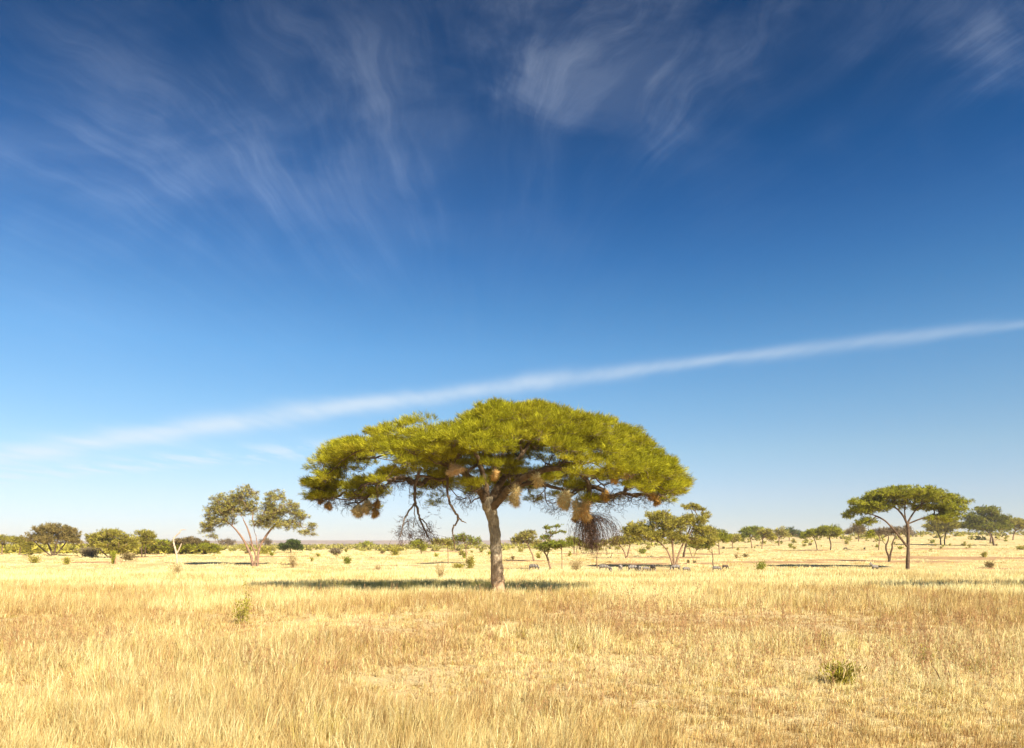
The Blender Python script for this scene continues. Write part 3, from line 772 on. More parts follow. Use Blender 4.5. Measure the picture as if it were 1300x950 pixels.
tree('savanna_tree', 'low flat-topped tree on a V of thin stems beside the hanging bundle', (795, 709),
     [[(795, 709, 1.6), (793, 701, 1.2), (788, 694, .9)], [(795.5, 709, 1.6), (798, 700, 1.2), (800, 691, .8)]],
     [(790, 687, 17, 6), (803, 685, 12, 6), (778, 689, 7, 3)], 'olive', dens=1.1, group=GT, seed=35, padpx=3.4)
tree('savanna_tree', 'airy bright green tree with stepped pads and a red-brown leaning trunk', (699.5, 724.5),
     [[(699.5, 724.5, 2.0), (697, 714, 1.7), (694, 706, 1.6), (690, 700, 1.2)], [(694.5, 707, 1.1), (697, 697, .9), (698, 684, .7), (700, 675, .5)]],
     [(696, 670, 7, 3), (708, 668, 6.5, 2.4), (701, 677, 9, 3), (711, 675, 6, 1.5), (717, 676.5, 4, 1), (693, 683, 9, 4), (690, 695, 12, 7), (700, 690, 10, 5)], 'lime', dens=.8, group=GT, seed=36, padpx=3.0, Lpx=1.8, bark=M_BARKS)
tree('savanna_tree', 'greyish half-bare tree just right of the thick trunk', (678, 713.5),
     [[(678, 713.5, 1.8), (676.5, 705, 1.5), (673, 698, 1.2), (669, 690, .8)]], [(667, 683, 15, 9), (675, 677, 7, 4), (655, 686, 7, 6), (681, 690, 7, 5)], 'mixed', dens=.75, group=GT, seed=37, twig=2, padpx=3.4)
tree('savanna_tree', 'flat bright green canopy on one thin straight pole of a trunk', (713.5, 725),
     [[(713.5, 725, .8), (713.5, 710, .7), (713, 698, .8)]], [(712, 691, 17, 4.5), (703, 693, 9, 4)], 'lime', dens=1.3, group=GT, seed=38, padpx=3.4)
tree('savanna_tree', 'small round-topped green tree behind the thin pole tree', (729, 703), [[(729, 703, .9), (728.5, 694, .8)]], [(727, 687, 10, 5), (733, 690, 7, 4)], 'green', dens=1.2, group=GT, seed=39, padpx=3)
tree('savanna_tree', 'spindly sapling standing behind the drooping twig bundle', (758, 721), [[(758, 721, 1.0), (757.5, 708, .8), (759, 700, .6), (764, 692, .4)]], [(752, 694, 12, 5), (768, 690, 5, 4)], 'olive', dens=.8, group=GT, seed=40, padpx=3)
tree('savanna_tree', 'thin yellow-green tree seen between the crooked branch and the thick trunk', (592, 716), [[(592, 716, 1.1), (592, 704, 1.0), (591, 694, .7)]],
     [(588, 683, 14, 6), (600, 688, 12, 4.5), (576, 688, 10, 5), (607, 684, 5, 2)], 'lime', dens=.62, group=GT, seed=41, twig=1.6, padpx=3.2)
tree('savanna_tree', 'thin tree with brownish crown behind the fan of dead twigs', (569, 717), [[(569, 717, .9), (569, 704, .8), (568, 694, .6)]],
     [(560, 688, 14, 5), (570, 691, 8, 4)], 'mixed', dens=.9, group=GT, seed=42, twig=1.6, padpx=3.2)
tree('savanna_tree', 'low green tree under the tips of the dead twig fan', (535, 703), [[(535, 703, .9), (534, 696, .7)]], [(532, 691, 13, 4.5), (538, 697, 5, 4)], 'green', dens=1, group=GT, seed=43, padpx=3)
# left edge band
tree('savanna_tree', 'broad brown-topped dome tree, highest of the band at far left', (67, 706), [[(67, 706, 1.7), (63, 694, 1.3), (55, 684, .9)], [(68, 706, 1.7), (71, 692, 1.3), (75, 680, .9)], [(69, 706, 1.4), (80, 694, 1.1), (88, 682, .8)], [(66, 706, 1.2), (52, 696, 1.0), (44, 688, .7)]],
     [(68, 673, 24, 8), (88, 677, 13, 9), (48, 683, 18, 7), (70, 684, 28, 7), (95, 688, 8, 6)], ((.30, .21, .08), (.34, .28, .08), (.25, .21, .07)), dens=1.1, group=GT, seed=51, bark=M_BARKD, under=.6)
tree('savanna_tree', 'low olive tree cut by the left edge of the picture', (2, 705), [[(2, 705, 1.2), (3, 695, 1)]], [(2, 686, 14, 6), (-14, 688, 12, 6)], 'olive', dens=1.2, group=GT, seed=52)
tree('savanna_tree', 'small olive tree filling the gap left of the brown dome tree', (24, 705), [[(24, 705, 1.2), (26, 695, 1)]], [(24, 688, 13, 6), (34, 692, 10, 5)], 'olive', dens=1.2, group=GT, seed=53)
tree('savanna_tree', 'wide bushy olive tree with feathery top beside a green column shrub', (141, 709), [[(141, 709, 1.6), (139, 697, 1.3), (134, 688, .9)], [(143, 709, 1.4), (148, 697, 1.1), (153, 687, .8)], [(140, 709, 1.2), (128, 699, .9)]],
     [(143, 679, 20, 8), (126, 682, 15, 7), (160, 685, 14, 7), (143, 690, 27, 7), (118, 689, 9, 6), (150, 697, 16, 5), (170, 692, 8, 5)], 'olive', dens=.95, group=GT, seed=54, under=.9, twig=1.6)
shrub('dry_bush', 'tangled greyish brown bush at the foot of the wide bushy tree', 116, 708, 15, 13, 'grey', 'bushes on the plain', 61, 1.3, 12)
shrub('dry_bush', 'brown straggly bush right of the pale termite mound', 163, 712, 10, 10, 'brown', 'bushes on the plain', 62, 1, 10)
tree('savanna_tree', 'small dark flat-topped tree standing over its round brown shadow', (181, 707.5), [[(180.5, 707.5, 1.0), (179.5, 698, .9), (181, 689, .7)], [(184, 707, .9), (184.5, 698, .8), (186, 688, .6)], [(179.5, 699, .6), (174, 692, .5), (171, 688.5, .4)]],
     [(183, 678, 11, 4.5), (190, 681, 9, 3.5), (179, 685, 9, 5), (188, 688, 9, 4)], 'olive', dens=1.1, group=GT, seed=55, bark=M_BARKD, padpx=3.4)
tree('savanna_tree', 'low spreading green tree between the dark tree and the bleached snag', (201, 704), [[(201, 704, 1.0), (201, 696, .8)]], [(201, 690.5, 20, 5), (190, 694, 12, 4), (212, 695, 12, 4.5)], 'green', dens=1.2, group=GT, seed=56, padpx=3.6, under=.9)
tree('savanna_tree', 'rusty-topped flat tree right behind the bleached snag', (240, 704), [[(240, 704, 1.1), (240, 696, .9)]], [(238, 687, 17, 4), (250, 690, 15, 4), (225, 691, 8, 4)], 'brown', dens=1.2, group=GT, seed=57, padpx=3.6)
tree('savanna_tree', 'green leafy tree merging into the bush line past the bleached snag', (258, 704), [[(258, 704, 1.0), (258, 697, .8)]], [(256, 694.5, 20, 5), (238, 696, 12, 4), (272, 697, 9, 3.5)], 'green', dens=1.2, group=GT, seed=58, padpx=3.4, under=.9)
# middle left
tree('round_tree', 'dense dark green round tree on the open plain', (369, 702), [[(369, 702, 1.0), (369, 697, .8)]], [(370, 690.5, 9, 6), (362, 694, 7, 4.5), (377, 694, 7, 4.5)], 'dark', dens=2.4, group=GT, seed=59, padpx=3, under=1)
tree('bare_tree', 'purplish leafless tree behind the left stems of the twin-crowned tree', (289, 697), [[(289, 697, .9), (288, 692, .7)]], [(288, 689, 12, 4.5)], 'grey', dens=.7, group=GT, seed=60, padpx=3, twig=3)
tree('bare_tree', 'purplish leafless tree behind the right stem of the twin-crowned tree', (337, 698), [[(337, 698, .9), (337, 692, .7)]], [(338, 689, 8, 4.5)], 'grey', dens=.7, group=GT, seed=63, padpx=3, twig=3)
tree('savanna_tree', 'low yellow-green tree in front of the hills left of the dead twig fan', (464, 698), [[(464, 698, .8), (464, 694, .7)]], [(464, 692.5, 11, 3.6)], 'green', dens=1.2, group=GT, seed=64, padpx=3)
tree('bare_tree', 'grey-mauve shrubby tree on thin forked stems in the open grass', (427, 708), [[(427, 708, .5), (424, 702, .5)], [(427.5, 708, .5), (430, 702, .4)]], [(427, 700.5, 7.5, 4)], 'grey', dens=.9, group=GT, seed=65, padpx=2.8, twig=3)
# right
tree('umbrella_thorn_tree', 'umbrella tree with rounded crown, larger of the pair left of the tall one', (1054, 699), [[(1054, 699, 1.1), (1055.3, 692, 1.0), (1053, 684, .9), (1052, 678, .6)]], [(1053, 673, 17, 6), (1062, 677, 10, 5), (1044, 676, 9, 5)], 'green', dens=1.2, group=GT, seed=71, bark=M_BARKD, padpx=3.6)
tree('umbrella_thorn_tree', 'umbrella tree with smaller crown, left partner of the rounded pair', (1037.5, 699), [[(1037.5, 699, .9), (1036, 690, .8), (1033, 683, .6)]], [(1032, 677, 12, 5), (1025, 680, 8, 4)], 'green', dens=1.2, group=GT, seed=72, bark=M_BARKD, padpx=3.4)
tree('savanna_tree', 'dull green tree farther off beside the smaller umbrella of the pair', (1002, 687), [[(1002, 687, .8), (1002, 680, .7)]], [(1003, 676, 12, 5), (1014, 679, 8, 4)], 'dark', dens=1.1, group=GT, seed=73, padpx=3.4)
tree('savanna_tree', 'brown and green far tree between the pair and the tall umbrella tree', (1090, 688), [[(1090, 688, 1.0), (1090, 680, .8)]], [(1088, 671, 9, 6), (1093, 676, 8, 4), (1077, 676, 8, 3)], 'brown', dens=1.2, group=GT, seed=74, padpx=3.4)
tree('gnarled_tree', 'gnarled dark two-stemmed tree with thin grey crown under the tall umbrella', (1128.6, 714), [[(1128.8, 714, 2.0), (1128.5, 706, 1.8), (1125.5, 700, 1.5), (1124.5, 693, 1.4), (1127.5, 687, 1.0), (1128, 681, .7)], [(1129.2, 712, 1.6), (1130.5, 703, 1.5), (1132.8, 696, 1.4), (1132.5, 690, 1.2), (1135.5, 684, 1.0), (1137, 678, .6)], [(1125, 692, .6), (1121, 688, .4)]],
     [(1130, 675, 16, 6), (1145, 674, 14, 6)], 'grey', dens=.55, group=GT, seed=75, bark=M_BARKD, twig=3.2, padpx=3.4)
tree('savanna_tree', 'pale-trunked greyish tree left of the gnarled one', (1115.5, 698.5), [[(1115.5, 698.5, 1.0), (1116, 690, .9), (1117, 683, .7)]], [(1114, 676, 10, 5)], 'grey', dens=.8, group=GT, seed=76, twig=2, padpx=3.2)
tree('savanna_tree', 'olive tree on two short trunks overlapped by the tall umbrella crown', (1196, 692), [[(1194.3, 692, 1.3), (1194, 684, 1.1), (1190, 675, .8)], [(1199.3, 691.5, 1.1), (1199, 683, 1.0), (1202, 675, .7)]],
     [(1196, 663, 20, 7), (1185, 669, 12, 5), (1210, 668, 14, 6), (1196, 672, 18, 5)], 'olive', dens=1.1, group=GT, seed=77, bark=M_BARKD)
tree('savanna_tree', 'dense dark green tree with pale dead limbs, near the right edge', (1261, 693), [[(1262, 693, 1.8), (1260, 684, 1.5), (1257, 676, 1.1)], [(1257, 690, 1.2), (1258, 680, 1.0), (1250, 672, .8)]],
     [(1253, 650, 17, 7), (1240, 658, 16, 7), (1265, 658, 16, 8), (1234, 667, 13, 6), (1255, 669, 24, 7), (1275, 668, 10, 6)], ((.15, .19, .025), (.26, .27, .035), (.11, .14, .022), (.28, .22, .04)), dens=1.25, group=GT, seed=78, bark=M_BARKD, under=.8)
T = Tubes(); bb = at(1261, 693); yy = bb[1] - 3.0
for ln in ([(1259, 688), (1257, 678), (1255, 670), (1250, 664)], [(1257, 679), (1251, 674), (1245, 671)], [(1255, 670), (1257, 664), (1252, 659)]):
    T.add([P(a, c, yy) for a, c in ln], np.linspace(.09, .03, len(ln)), 5)
o = T.build('dead_limb', M_DEAD, [q for q in COL.objects if q.get('label', '').startswith('dense dark green tree with pale')][0], bb); o['label'] = 'bleached dead limbs showing against the dark crown'
tree('savanna_tree', 'olive tree cut by the right edge of the picture', (1287, 686), [[(1286, 686, 1.2), (1287, 678, 1.0)]], [(1284, 664, 14, 6), (1297, 667, 14, 6), (1275, 669, 8, 4)], 'olive', dens=1.2, group=GT, seed=79)
# trees right of centre
tree('savanna_tree', 'green tree with low full crown, first of the row right of the olive tree', (913, 704.5), [[(913.3, 704.5, .9), (912.8, 694, .8), (912, 686, .6)]], [(910, 679, 14, 7), (918, 684, 10, 6), (900, 690, 10, 5)], 'green', dens=1.1, group=GT, seed=80)
tree('savanna_tree', 'yellowish low-branched bush-like tree leaning beside the olive tree', (879, 708), [[(879.5, 708, .7), (876, 700, .6), (874, 692, .5)], [(880, 708, .5), (884, 699, .5)]], [(885, 693, 13, 6), (896, 693, 10, 5)], 'lime', dens=.9, group=GT, seed=81, padpx=3.2)
tree('savanna_tree', 'bright green round-topped tree in the middle of the right row', (955, 696), [[(955, 696, 1.2), (953.5, 688, .9), (952, 682, .7)]], [(949, 676, 10, 6), (960, 676, 12, 7), (940, 683, 10, 5)], 'lime', dens=1.1, group=GT, seed=82, padpx=3.6)
tree('savanna_tree', 'olive tree between the bright green tree and the greyish one in the row', (967, 698), [[(967, 698, .8), (968, 688, .7)]], [(972, 677, 10, 6), (976, 682, 9, 5)], 'olive', dens=1.1, group=GT, seed=83, padpx=3.4)
tree('savanna_tree', 'greyish green tree closing the right end of the row', (989, 693), [[(989, 693, .9), (989, 684, .8)]], [(990, 675, 10, 6), (997, 679, 6, 5)], 'mixed', dens=1.1, group=GT, seed=84, padpx=3.4)
tree('savanna_tree', 'small dull tree filling the low gap in the row', (930, 697), [[(930, 697, .8), (930, 690, .7)]], [(930, 684, 12, 5)], 'olive', dens=1.1, group=GT, seed=85, padpx=3.4)
# a neighbour standing just outside the frame on the right; its shade falls across the grass in view
def outside():
    Yt = 44.0; X = 39.5; z = float(ground(X, Yt)); s = Yt / F
    px = 650 + X / Yt * F; py = H0 - (z - EYE) / Yt * F
    tree('umbrella_thorn_tree', 'umbrella tree just beyond the right edge, its shade on the grass', (px, py),
         [[(px, py, 9), (px + 2, py - 60, 8), (px - 4, py - 110, 7)]],
         [(px, py - 190, 130, 14), (px - 90, py - 175, 70, 13), (px + 80, py - 178, 90, 13)], 'green', dens=1.6, group=GT, seed=90, Y=Yt, padpx=14, Lpx=8, Wpx=1.6, twig=.3, tipr=.6)
outside()

def dead(name, label, base, lines, cat='dead tree', mat=None):
    b = at(*base); s = b[1] / F; root = empty(name, b); tag(root, label, cat)
    for k, ln in enumerate(lines):
        T = Tubes(); pts = np.array([P(a, c, b[1]) for a, c, r in ln]); rad = [r * s for *_, r in ln]
        if abs(ln[0][1] - base[1]) < 2: pts[0, 2] = b[2] - .1
        u = np.linspace(0, len(pts) - 1, (len(pts) - 1) * 4 + 1); pp = np.stack([np.interp(u, np.arange(len(pts)), pts[:, j]) for j in range(3)], 1)
        pp[1:-1] = (pp[:-2] + pp[1:-1] + pp[2:]) / 3; pp[1:-1] += rng.normal(size=(len(pp) - 2, 3)) * s * .12
        T.add(pp, np.interp(u, np.arange(len(pts)), rad), 8, .3, k)
        T.build('trunk' if k == 0 else 'branch', mat or M_DEAD, root, b)
dead('dead_snag', 'bleached bare snag with a hooked top, in front of the rusty tree', (224.8, 716),
     [[(224.8, 716, 1.1), (224.6, 706, 1.2), (223, 699, 1.1), (220.5, 690, 1.0), (220, 684, .9), (224, 679.5, .8), (228.5, 676, .7), (229.5, 673, .6)], [(229.5, 673, .5), (233, 672.6, .4), (236.5, 673, .25)], [(225, 702, .9), (227.5, 697, .8), (230.5, 690, .5)]])
dead('dead_sapling', 'thin dead sapling pole with a broken side twig among the zebras', (905.6, 725), [[(905.6, 725, .7), (905.3, 712, .6), (904.5, 703, .5), (903.5, 697, .3)], [(904.6, 703, .4), (901, 700, .35), (899.5, 697, .25)]], mat=M_BARKD)
dead('dead_stick', 'short dead stick leaning up from the grass beyond the twig bundle', (774.5, 709), [[(774.5, 709, .6), (776, 706, .5), (777.2, 702.5, .3)], [(774.5, 708, .4), (771, 707.3, .3)]], cat='dead stick', mat=M_BARKD)
dead('dead_stick', 'dark curved stick poking out of the near grass at right', (1194, 868), [[(1196, 868, 1.0), (1191, 856, .8), (1184, 846, .4)], [(1208, 868, .9), (1206, 856, .7), (1199, 845, .35)]], cat='dead stick', mat=M_BARKD)
dead('dead_stick', 'crooked fallen stick lying in the grass near the right edge', (1262, 828), [[(1254, 829, 1.0), (1266, 828, 1.3), (1275, 821, 1.0), (1282, 812, .5)], [(1266, 828, .8), (1262, 822, .4)]], cat='dead stick', mat=M_BARKD)

# termite mound
b = at(149.5, 716); s = b[1] / F
th = np.linspace(0, 2 * np.pi, 28, endpoint=False); zz = np.linspace(0, 1, 16)
TH, ZZ = np.meshgrid(th, zz); R = (1 - ZZ ** 1.6) ** .55 * (1 + .5 * (fbm(TH * 1.5, ZZ * 4, 8) - .5)) * 4.2 * s
v = np.stack([np.cos(TH) * R, np.sin(TH) * R, ZZ * 11 * s - .1], -1).reshape(-1, 3)
f = [(r * 28 + a, r * 28 + (a + 1) % 28, (r + 1) * 28 + (a + 1) % 28, (r + 1) * 28 + a) for r in range(15) for a in range(28)]
o = link('termite_mound', np_mesh('termite_mound', v, np.array(f), 4, smooth=True), M_MOUND); o.location = tuple(b)
tag(o, 'small pale orange termite mound beside the green column shrub', 'termite mound')

woods('left_thicket', 'continuous band of low thorn scrub behind the far left trees', 210, (215, 330), (-690, -375), (1.0, 2.3), 'olive', 14)
woods('ridge_thicket', 'broken band of scrub along the far rise on the right', 190, (380, 620), (60, 700), (.9, 2.4), 'mixed', 15)
woods('middle_thicket', 'low scrub scattered along the far plain behind the tree trunk', 150, (330, 600), (-370, 80), (.7, 1.6), 'mixed', 16)
GS = 'bushes on the plain'
SHR = [
 (144, 716, 3.6, 15, 'green', 'narrow upright green shrub against the pale termite mound'),
 (225, 732, 9, 15, 'straw', 'dry straggly tuft in front of the bleached snag'),
 (44, 715, 7, 9, 'olive', 'dull green bush in the grass below the brown dome tree'),
 (84, 717, 6, 8, 'olive', 'small olive bush right below the brown dome tree'),
 (335, 704, 9, 9, 'olive', 'low olive bush directly behind the twin-crowned tree'),
 (310, 700, 8, 8, 'olive', 'small bush left behind the twin-crowned tree stems'),
 (345, 706, 4, 5, 'green', 'tiny green bush between the twin-crowned tree and the round tree'),
 (372, 721, 8, 17, 'straw', 'brownish dry bush in front of the dark round tree'),
 (441, 717, 6.5, 10, 'lime', 'bright green compact bush alone in the open grass'),
 (396, 713, 2.4, 4.5, 'olive', 'dot-sized dark bush between the dry bush and the bright green one'),
 (404, 707, 3, 4, 'olive', 'tiny bush behind the dot-sized dark one'),
 (481, 725, 5, 6, 'straw', 'small straw-coloured tuft left of the dead twig fan'),
 (502, 705, 7, 12, 'olive', 'rounded grey-green bush seen left under the dead twig fan'),
 (554, 708, 3, 5, 'green', 'tiny round bush under the right of the dead twig fan'),
 (589, 709, 3.4, 7, 'green', 'small dark bush at the stem of the yellow-green tree'),
 (597, 722, 6.5, 15, 'olive', 'upright olive bush left of the thick trunk'),
 (581, 722, 11, 6, 'olive', 'low spreading bush joined to the upright olive one'),
 (560, 737, 8, 20, 'straw', 'spindly dry bush rising behind the big shadow'),
 (651, 711, 2.5, 5, 'brown', 'tiny brown bush just right of the thick trunk'),
 (661, 701, 4, 5, 'olive', 'low green bush left of the greyish half-bare tree'),
 (684, 709, 4.2, 7, 'olive', 'small tawny bush between two leaning red-brown trunks'),
 (723, 706, 2.6, 5, 'olive', 'small round bush right of the thin pole tree'),
 (731, 727, 11, 20, 'straw', 'fan-shaped dry brown bush below the hanging twig bundle'),
 (815.5, 704, 6, 8, 'lime', 'round bright green bush between the V-stemmed tree and the olive tree'),
 (784, 698, 5, 4, 'olive', 'low bush behind the V-stemmed tree'),
 (823, 697.5, 3, 4, 'olive', 'tiny bush just behind the round bright green bush'),
 (874, 715, 2, 3, 'brown', 'tiny brown tuft in front of the dark-stemmed tree'),
 (882, 715, 2, 3, 'brown', 'second tiny brown tuft beside the dark-stemmed tree'),
 (935, 709, 5, 6, 'straw', 'straw-coloured bush in the bare strip below the row of trees'),
 (947, 708, 4, 4, 'brown', 'flat brown bush beside the straw-coloured one'),
 (964.5, 724, 8, 10, 'lime', 'bright green bush in front of the row of trees'),
 (1004, 696, 3, 5, 'lime', 'tiny yellow-green bush at the end of the row of trees'),
 (1021, 694, 2.4, 3, 'olive', 'dot-sized bush left of the smaller umbrella tree'),
 (1075, 691, 3.4, 5, 'olive', 'small bush between the umbrella pair and the tall tree'),
 (1183.5, 690, 3.6, 4.5, 'lime', 'tiny yellow-green bush right of the tall slim trunk'),
 (1248.5, 708, 4.5, 7, 'olive', 'dull green bush on the reddish soil near the right edge'),
 (1256, 721, 6.5, 8, 'brown', 'brownish tuft in front of the reddish soil near the right edge'),
 (1297, 698, 8, 4.5, 'olive', 'flat dark bush at the right edge under the edge tree'),
 (1155, 682, 10, 8, 'grey', 'grey-mauve thicket seen behind the tall slim trunk'),
]
for k, (px, py, w, h, pal, lab) in enumerate(SHR):
    shrub('savanna_bush', lab, px, py, w, h, pal, GS, 200 + k, 1.0 if pal != 'straw' else .45, 8, spiky=.6 if pal != 'straw' else 1.5, Lpx=1.7 if pal != 'straw' else 3.0, Wpx=.42 if pal != 'straw' else .16)

# nearer plants
shrub('leafy_weed', 'leafy dull green weed bush in the near grass below the twin-crowned tree', 306, 792, 14, 30, 'olive', None, 401, .12, 9, 'plant', Lpx=2.6, Wpx=.8, spiky=.8)
shrub('tall_weed', 'tall thin weed with sparse leaves rising behind the leafy weed bush', 314, 785, 6, 52, 'olive', None, 402, .045, 3, 'plant', Lpx=2.2, Wpx=.7)
shrub('green_herb', 'low yellow-green herb in the near grass at lower right', 1068, 868, 23, 24, 'olive', None, 403, .20, 20, 'plant', Lpx=5.5, Wpx=.8, spiky=.9)
shrub('green_herb', 'faint greenish weed patch above the low yellow-green herb', 1045, 822, 20, 22, 'straw', None, 404, .12, 14, 'plant', Lpx=4, Wpx=.4, spiky=1.2)
shrub('green_herb', 'yellowish weed in the grass left of the dark curved sticks', 1176, 846, 15, 22, 'olive', None, 405, .09, 12, 'plant', Lpx=4, Wpx=.5, spiky=1.2)

# small bushes dotted over the far plain: a few prototypes, copied
def dotted():
    rg = np.random.default_rng(17)
    protos = []
    for k, pal in enumerate(('olive', 'brown', 'olive', 'green', 'mixed')):
        o = shrub('far_bush', 'small round bush dotted over the far plain', 650, 703, 3.2, 4.6, pal, 'small bushes dotted over the far plain', 500 + k, 1.0, 5)
        protos.append(o)
    n = 0; tries = 0; first = list(protos)
    while n < 120 and tries < 3000:
        tries += 1
        px = rg.uniform(-20, 1320); py = rg.uniform(693.5, 706) if px < 640 else rg.uniform(686, 700)
        if px < 290 and rg.random() < .7: continue
        q = at(px, py)
        if q[1] > 900 or q[1] < 140: continue
        k = int(rg.integers(0, 5))
        if first: o = first.pop()
        else: o = copy_tree(protos[k])
        o.location = tuple(q); sc_ = rg.uniform(.45, 1.15); o.scale = (sc_ * rg.uniform(.8, 1.4), sc_, sc_ * rg.uniform(.7, 1.2)); o.rotation_euler = (0, 0, rg.uniform(0, 6.28)); n += 1
dotted()

# ---------------------------------------------------------------- animals
def zebra_mesh(graze):
    """standing zebra facing -X; returns body mesh grown as one surface"""
    V = []; E = []; R = []
    def add(p, r, par=None):
        V.append(p); R.append(r)
        if par is not None: E.append((par, len(V) - 1))
        return len(V) - 1
    hip = add((.48, 0, 1.06), (.25, .27)); mid = add((.12, 0, 1.0), (.29, .30), hip); ch = add((-.25, 0, 1.02), (.25, .29), mid); sh = add((-.48, 0, 1.08), (.20, .25), ch)
    rump = add((.68, 0, 1.08), (.17, .20), hip)
    if graze:
        n1 = add((-.68, 0, .98), (.14, .19), sh); n2 = add((-.88, 0, .72), (.10, .15), n1); hd = add((-1.0, 0, .48), (.09, .12), n2); mu = add((-1.12, 0, .20), (.06, .075), hd); add((-1.15, 0, .10), (.05, .055), mu)
        ear = (-.93, .62)
    else:
        n1 = add((-.66, 0, 1.22), (.14, .19), sh); n2 = add((-.84, 0, 1.46), (.10, .14), n1); hd = add((-.98, 0, 1.56), (.09, .12), n2); mu = add((-1.22, 0, 1.40), (.06, .08), hd); add((-1.32, 0, 1.34), (.05, .055), mu)
        ear = (-.88, 1.60)
    for sgn in (-1, 1):
        y = .13 * sgn
        a = add((-.42, y, .82), (.10, .13), sh); b_ = add((-.42, y, .56), (.055, .065), a); c = add((-.43, y, .44), (.045, .05), b_); d = add((-.42, y, .16), (.033, .035), c); add((-.45, y, .03), (.05, .05), d)
        a = add((.56, y * 1.05, .84), (.12, .17), hip); b_ = add((.50, y, .66), (.08, .10), a); c = add((.66, y, .46), (.045, .055), b_); d = add((.63, y, .17), (.034, .036), c); add((.60, y, .03), (.05, .05), d)
        e = add((ear[0] + .02, .06 * sgn, ear[1] + .06), (.035, .03), hd); add((ear[0] + .03, .10 * sgn, ear[1] + .17), (.015, .02), e)
    me = bpy.data.meshes.new('body'); me.from_pydata(V, E, [])
    o = bpy.data.objects.new('tmp', me); COL.objects.link(o)
    sm = o.modifiers.new('s', 'SKIN'); sb = o.modifiers.new('b', 'SUBSURF'); sb.levels = 2; sb.render_levels = 2
    for i_, r in enumerate(R):
        me.skin_vertices[0].data[i_].radius = (r[0], r[1])
    me.skin_vertices[0].data[0].use_root = True
    dg = bpy.context.evaluated_depsgraph_get(); dg.update()
    out_ = bpy.data.meshes.new_from_object(o.evaluated_get(dg)); out_.name = 'body'
    for p in out_.polygons: p.use_smooth = True
    bpy.data.objects.remove(o)
    return out_
def zebra_mat():
    m, nt, out = new_mat('zebra_coat')
    tc = nd(nt, 'ShaderNodeTexCoord'); wv = nd(nt, 'ShaderNodeTexWave'); wv.bands_direction = 'X'; wv.inputs['Scale'].default_value = 1.3; wv.inputs['Distortion'].default_value = 2.2; wv.inputs['Detail Scale'].default_value = 1.4
    nt.links.new(tc.outputs['Object'], wv.inputs['Vector'])
    rp = nd(nt, 'ShaderNodeValToRGB'); rp.color_ramp.elements[0].position = .55; rp.color_ramp.elements[1].position = .63
    rp.color_ramp.elements[0].color = (.03, .022, .018, 1); rp.color_ramp.elements[1].color = (.31, .27, .23, 1)
    nt.links.new(wv.outputs['Fac'], rp.inputs[0])
    b = nd(nt, 'ShaderNodeBsdfPrincipled'); b.inputs['Roughness'].default_value = .7; nt.links.new(rp.outputs[0], b.inputs['Base Color']); nt.links.new(b.outputs[0], out.inputs[0])
    return m
M_ZEB = zebra_mat(); M_MANE = solid_mat('dark_mane', (.03, .02, .015), (.08, .055, .04), 20)
M_GNU = solid_mat('dark_hide', (.05, .035, .028), (.11, .08, .06), 6)
ZM = {}
def zebra(label, px, py, w_px, rot, graze, mat=None, name='zebra', cat='zebra', group='zebras grazing in the tall grass'):
    key = (graze, mat.name if mat else '')
    q = at(px, py)
    root = empty(name, q); tag(root, label, cat, group)
    if key not in ZM:
        bm_ = zebra_mesh(graze); bm_.materials.append(mat or M_ZEB)
        T = Tubes()
        crest = [(-.50, 0, 1.32), (-.66, 0, 1.44), (-.80, 0, 1.60), (-.90, 0, 1.68)] if not graze else [(-.50, 0, 1.30), (-.70, 0, 1.18), (-.92, 0, .92), (-1.03, 0, .64)]
        T.add(crest, [.03, .045, .045, .02], 6)
        mane = np_mesh('mane', np.concatenate(T.v), np.concatenate(T.f), 4, smooth=True); mane.materials.append(M_MANE)
        T = Tubes(); T.add([(.80, 0, 1.16), (.90, 0, 1.0), (.92, 0, .78), (.91, 0, .55)], [.03, .022, .03, .012], 6)
        tail = np_mesh('tail', np.concatenate(T.v), np.concatenate(T.f), 4, smooth=True); tail.materials.append(M_MANE)
        ZM[key] = (bm_, mane, tail)
    for nme, me_ in zip(('body', 'mane', 'tail'), ZM[key]):
        o = bpy.data.objects.new(nme, me_); COL.objects.link(o); o.parent = root
    root.rotation_euler = (0, 0, math.radians(rot))
    k = w_px / 20.0 * (q[1] / 105.0) if w_px else .80 + .12 * math.sin(px * 1.7)
    root.scale = (k, k, k)
    return root
zebra('zebra with dark raised head facing left near the gnarled tree', 1110.5, 726.5, 0, 20, False)
zebra('lone grey zebra grazing between the thick trunk and the red-brown trunk', 677, 726.5, 0, 160, True)
zebra('zebra farthest left of the herd, just right of the fan-shaped dry bush', 766, 727, 0, 170, True)
zebra('zebra with white rump toward us, second from the left in the herd', 775.5, 727.5, 0, 265, True)
zebra('pale zebra with its rump turned, third from the left in the herd', 788, 727, 0, 250, True)
zebra('darkest zebra standing side-on at the middle of the herd', 803, 728, 0, 190, True)
zebra('zebra with bright white rump beside the darkest one', 811, 728.3, 0, 280, True)
zebra('zebra grazing just right of the bright white rump', 820, 727.5, 0, 200, True)
zebra('zebra at the right end of the tight herd', 829, 727.3, 0, 100, True)
zebra('grey zebra grazing under the three-stemmed olive tree', 858, 727, 0, 15, True)
zebra('dark zebra grazing right of the three-stemmed olive tree', 871, 728, 0, 200, True)
zebra('zebra with pale flank at the foot of the dead sapling pole', 909, 727.5, 0, 170, True)
zebra('dark wildebeest resting far off below the rounded umbrella pair', 1073.5, 699, 0, 10, True, M_GNU, 'wildebeest', 'wildebeest', 'wildebeest far off on the plain')
